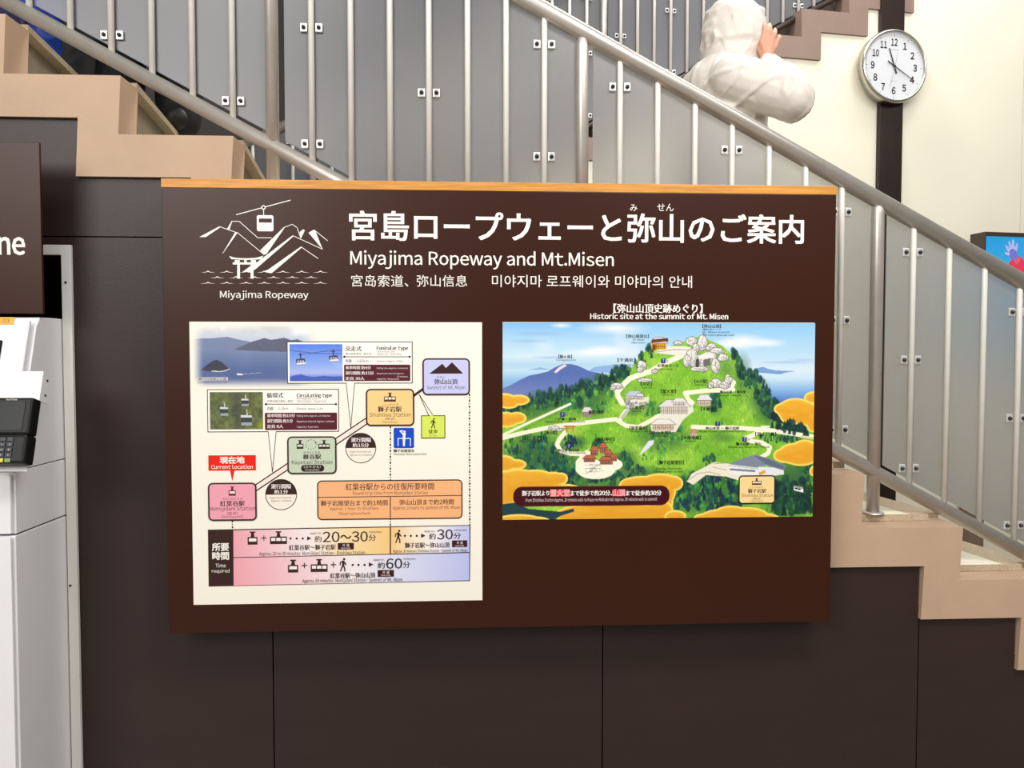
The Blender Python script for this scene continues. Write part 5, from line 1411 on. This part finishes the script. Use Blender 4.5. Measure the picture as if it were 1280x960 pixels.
# ---- two more people further up, seen only through the gap under the lower rail
def bystander(x, y, kk, phi, label, coat_m, coat_len, skirt):
    z = zk(kk) + TT; r = empty('person', (x, y, z), 0, label, 'person'); og = (x, y, z); O = Vector(og)
    fd = Vector((cos(phi), sin(phi), 0)); lf = Vector((-sin(phi), cos(phi), 0)); up = Vector((0, 0, 1))
    body, trs, ct, shoes = MB(), MB(), MB(), []
    hip = O + up * .88; chest_ = O + up * 1.27; nk = O + up * 1.43; hd_ = O + up * 1.56 + fd * .02
    cap_(body, hip, chest_, .12, .13); cap_(body, chest_, nk, .11, .055); cap_(body, nk, hd_ - up * .05, .05, .05); ell_(body, hd_, .092, .074, .112, phi); ell_(body, hd_ + fd * .03 - up * .055, .06, .055, .056, phi)
    cap_(body, hd_ + fd * .088, hd_ + fd * .106 - up * .025, .010, .014)
    for s_ in (1, -1):
        sh = nk + lf * .17 * s_ - up * .05; el = sh - up * .29 + lf * .05 * s_; wr_ = el - up * .23 + fd * .07; ell_(body, hd_ + lf * .075 * s_, .02, .012, .03, phi, 8)
        cap_(body, sh, el, .048, .04); cap_(body, el, wr_, .04, .027); cap_(ct, sh, el, .072, .062); cap_(ct, el, wr_ + up * .03, .06, .046)
        mc = [wr_ - up * .085 + fd * (.03 - i * .02) for i in range(4)]; tp = [q - up * (.075, .085, .078, .06)[i] - lf * .02 * s_ for i, q in enumerate(mc)]
        hand_(body, wr_, mc, tp, wr_ - up * .05 + fd * .045, wr_ - up * .10 + fd * .055, lf * .008 * s_)
    feet_and_legs(body, trs, shoes, (x, y), z, phi, hip, .1, .088)
    cap_(trs, hip + up * .04, hip - up * .03, .145, .14)
    for i in range(8): t = i / 7; ell_(ct, O + up * (1.36 - t * (1.36 - coat_len)), .15 + skirt * t, .20 + skirt * t * .7, .09, phi)
    fuse(body, 'body', M_skin, r, .006, 2, org=og); fuse(trs, 'trousers', M_blackcloth, r, .012, 3, .006, (7, 7, 4), org=og); fuse(ct, 'coat', coat_m, r, .014, 3, .006, (6, 6, 5), org=og)
    for so in shoes: fuse(so, 'shoe', M_shoe, r, .008, 3, org=og)
    hb = MB(); ell_(hb, hd_ - fd * .012 + up * .014, .098, .08, .11, phi); o = hb.build('hair', M_hair, r); o.data.transform(Matrix.Translation(-O))


bystander(-1.135, 2.80, -1, radians(96), 'person in black trousers on the step behind the left lower rail', M_greycloth, .74, .04)
bystander(-1.60, 3.28, -2, radians(10), 'person in black trousers beside the blue bag at upper left', M_greycloth, .74, .04)

# blue bag set down on the upper step
bz_ = zk(-2) + TT; bgx, bgy = -1.455, 2.60
bag = empty('blue_bag', (bgx, bgy, bz_), radians(-8), 'bright blue bag on the upper step behind the top left rail', 'bag')
b = MB(); ell_(b, (0, 0, .15), .12, .08, .17); b.box((-.10, -.06, .003), (.10, .06, .2)); fuse(b, 'bag_body', M_blue, bag, .01, 6, .006, (10, 10, 10))
b = MB(); b.tube([(.04 * cos(t), -.0, .30 + .06 * sin(t)) for t in [pi * i / 10 for i in range(11)]], .007, 8); b.build('bag_handle', M_navy, bag)
b = MB(); b.box((-.07, -.082, .07), (.07, -.05, .16)); b.build('bag_pocket', M_navy, bag, bevel=.01)
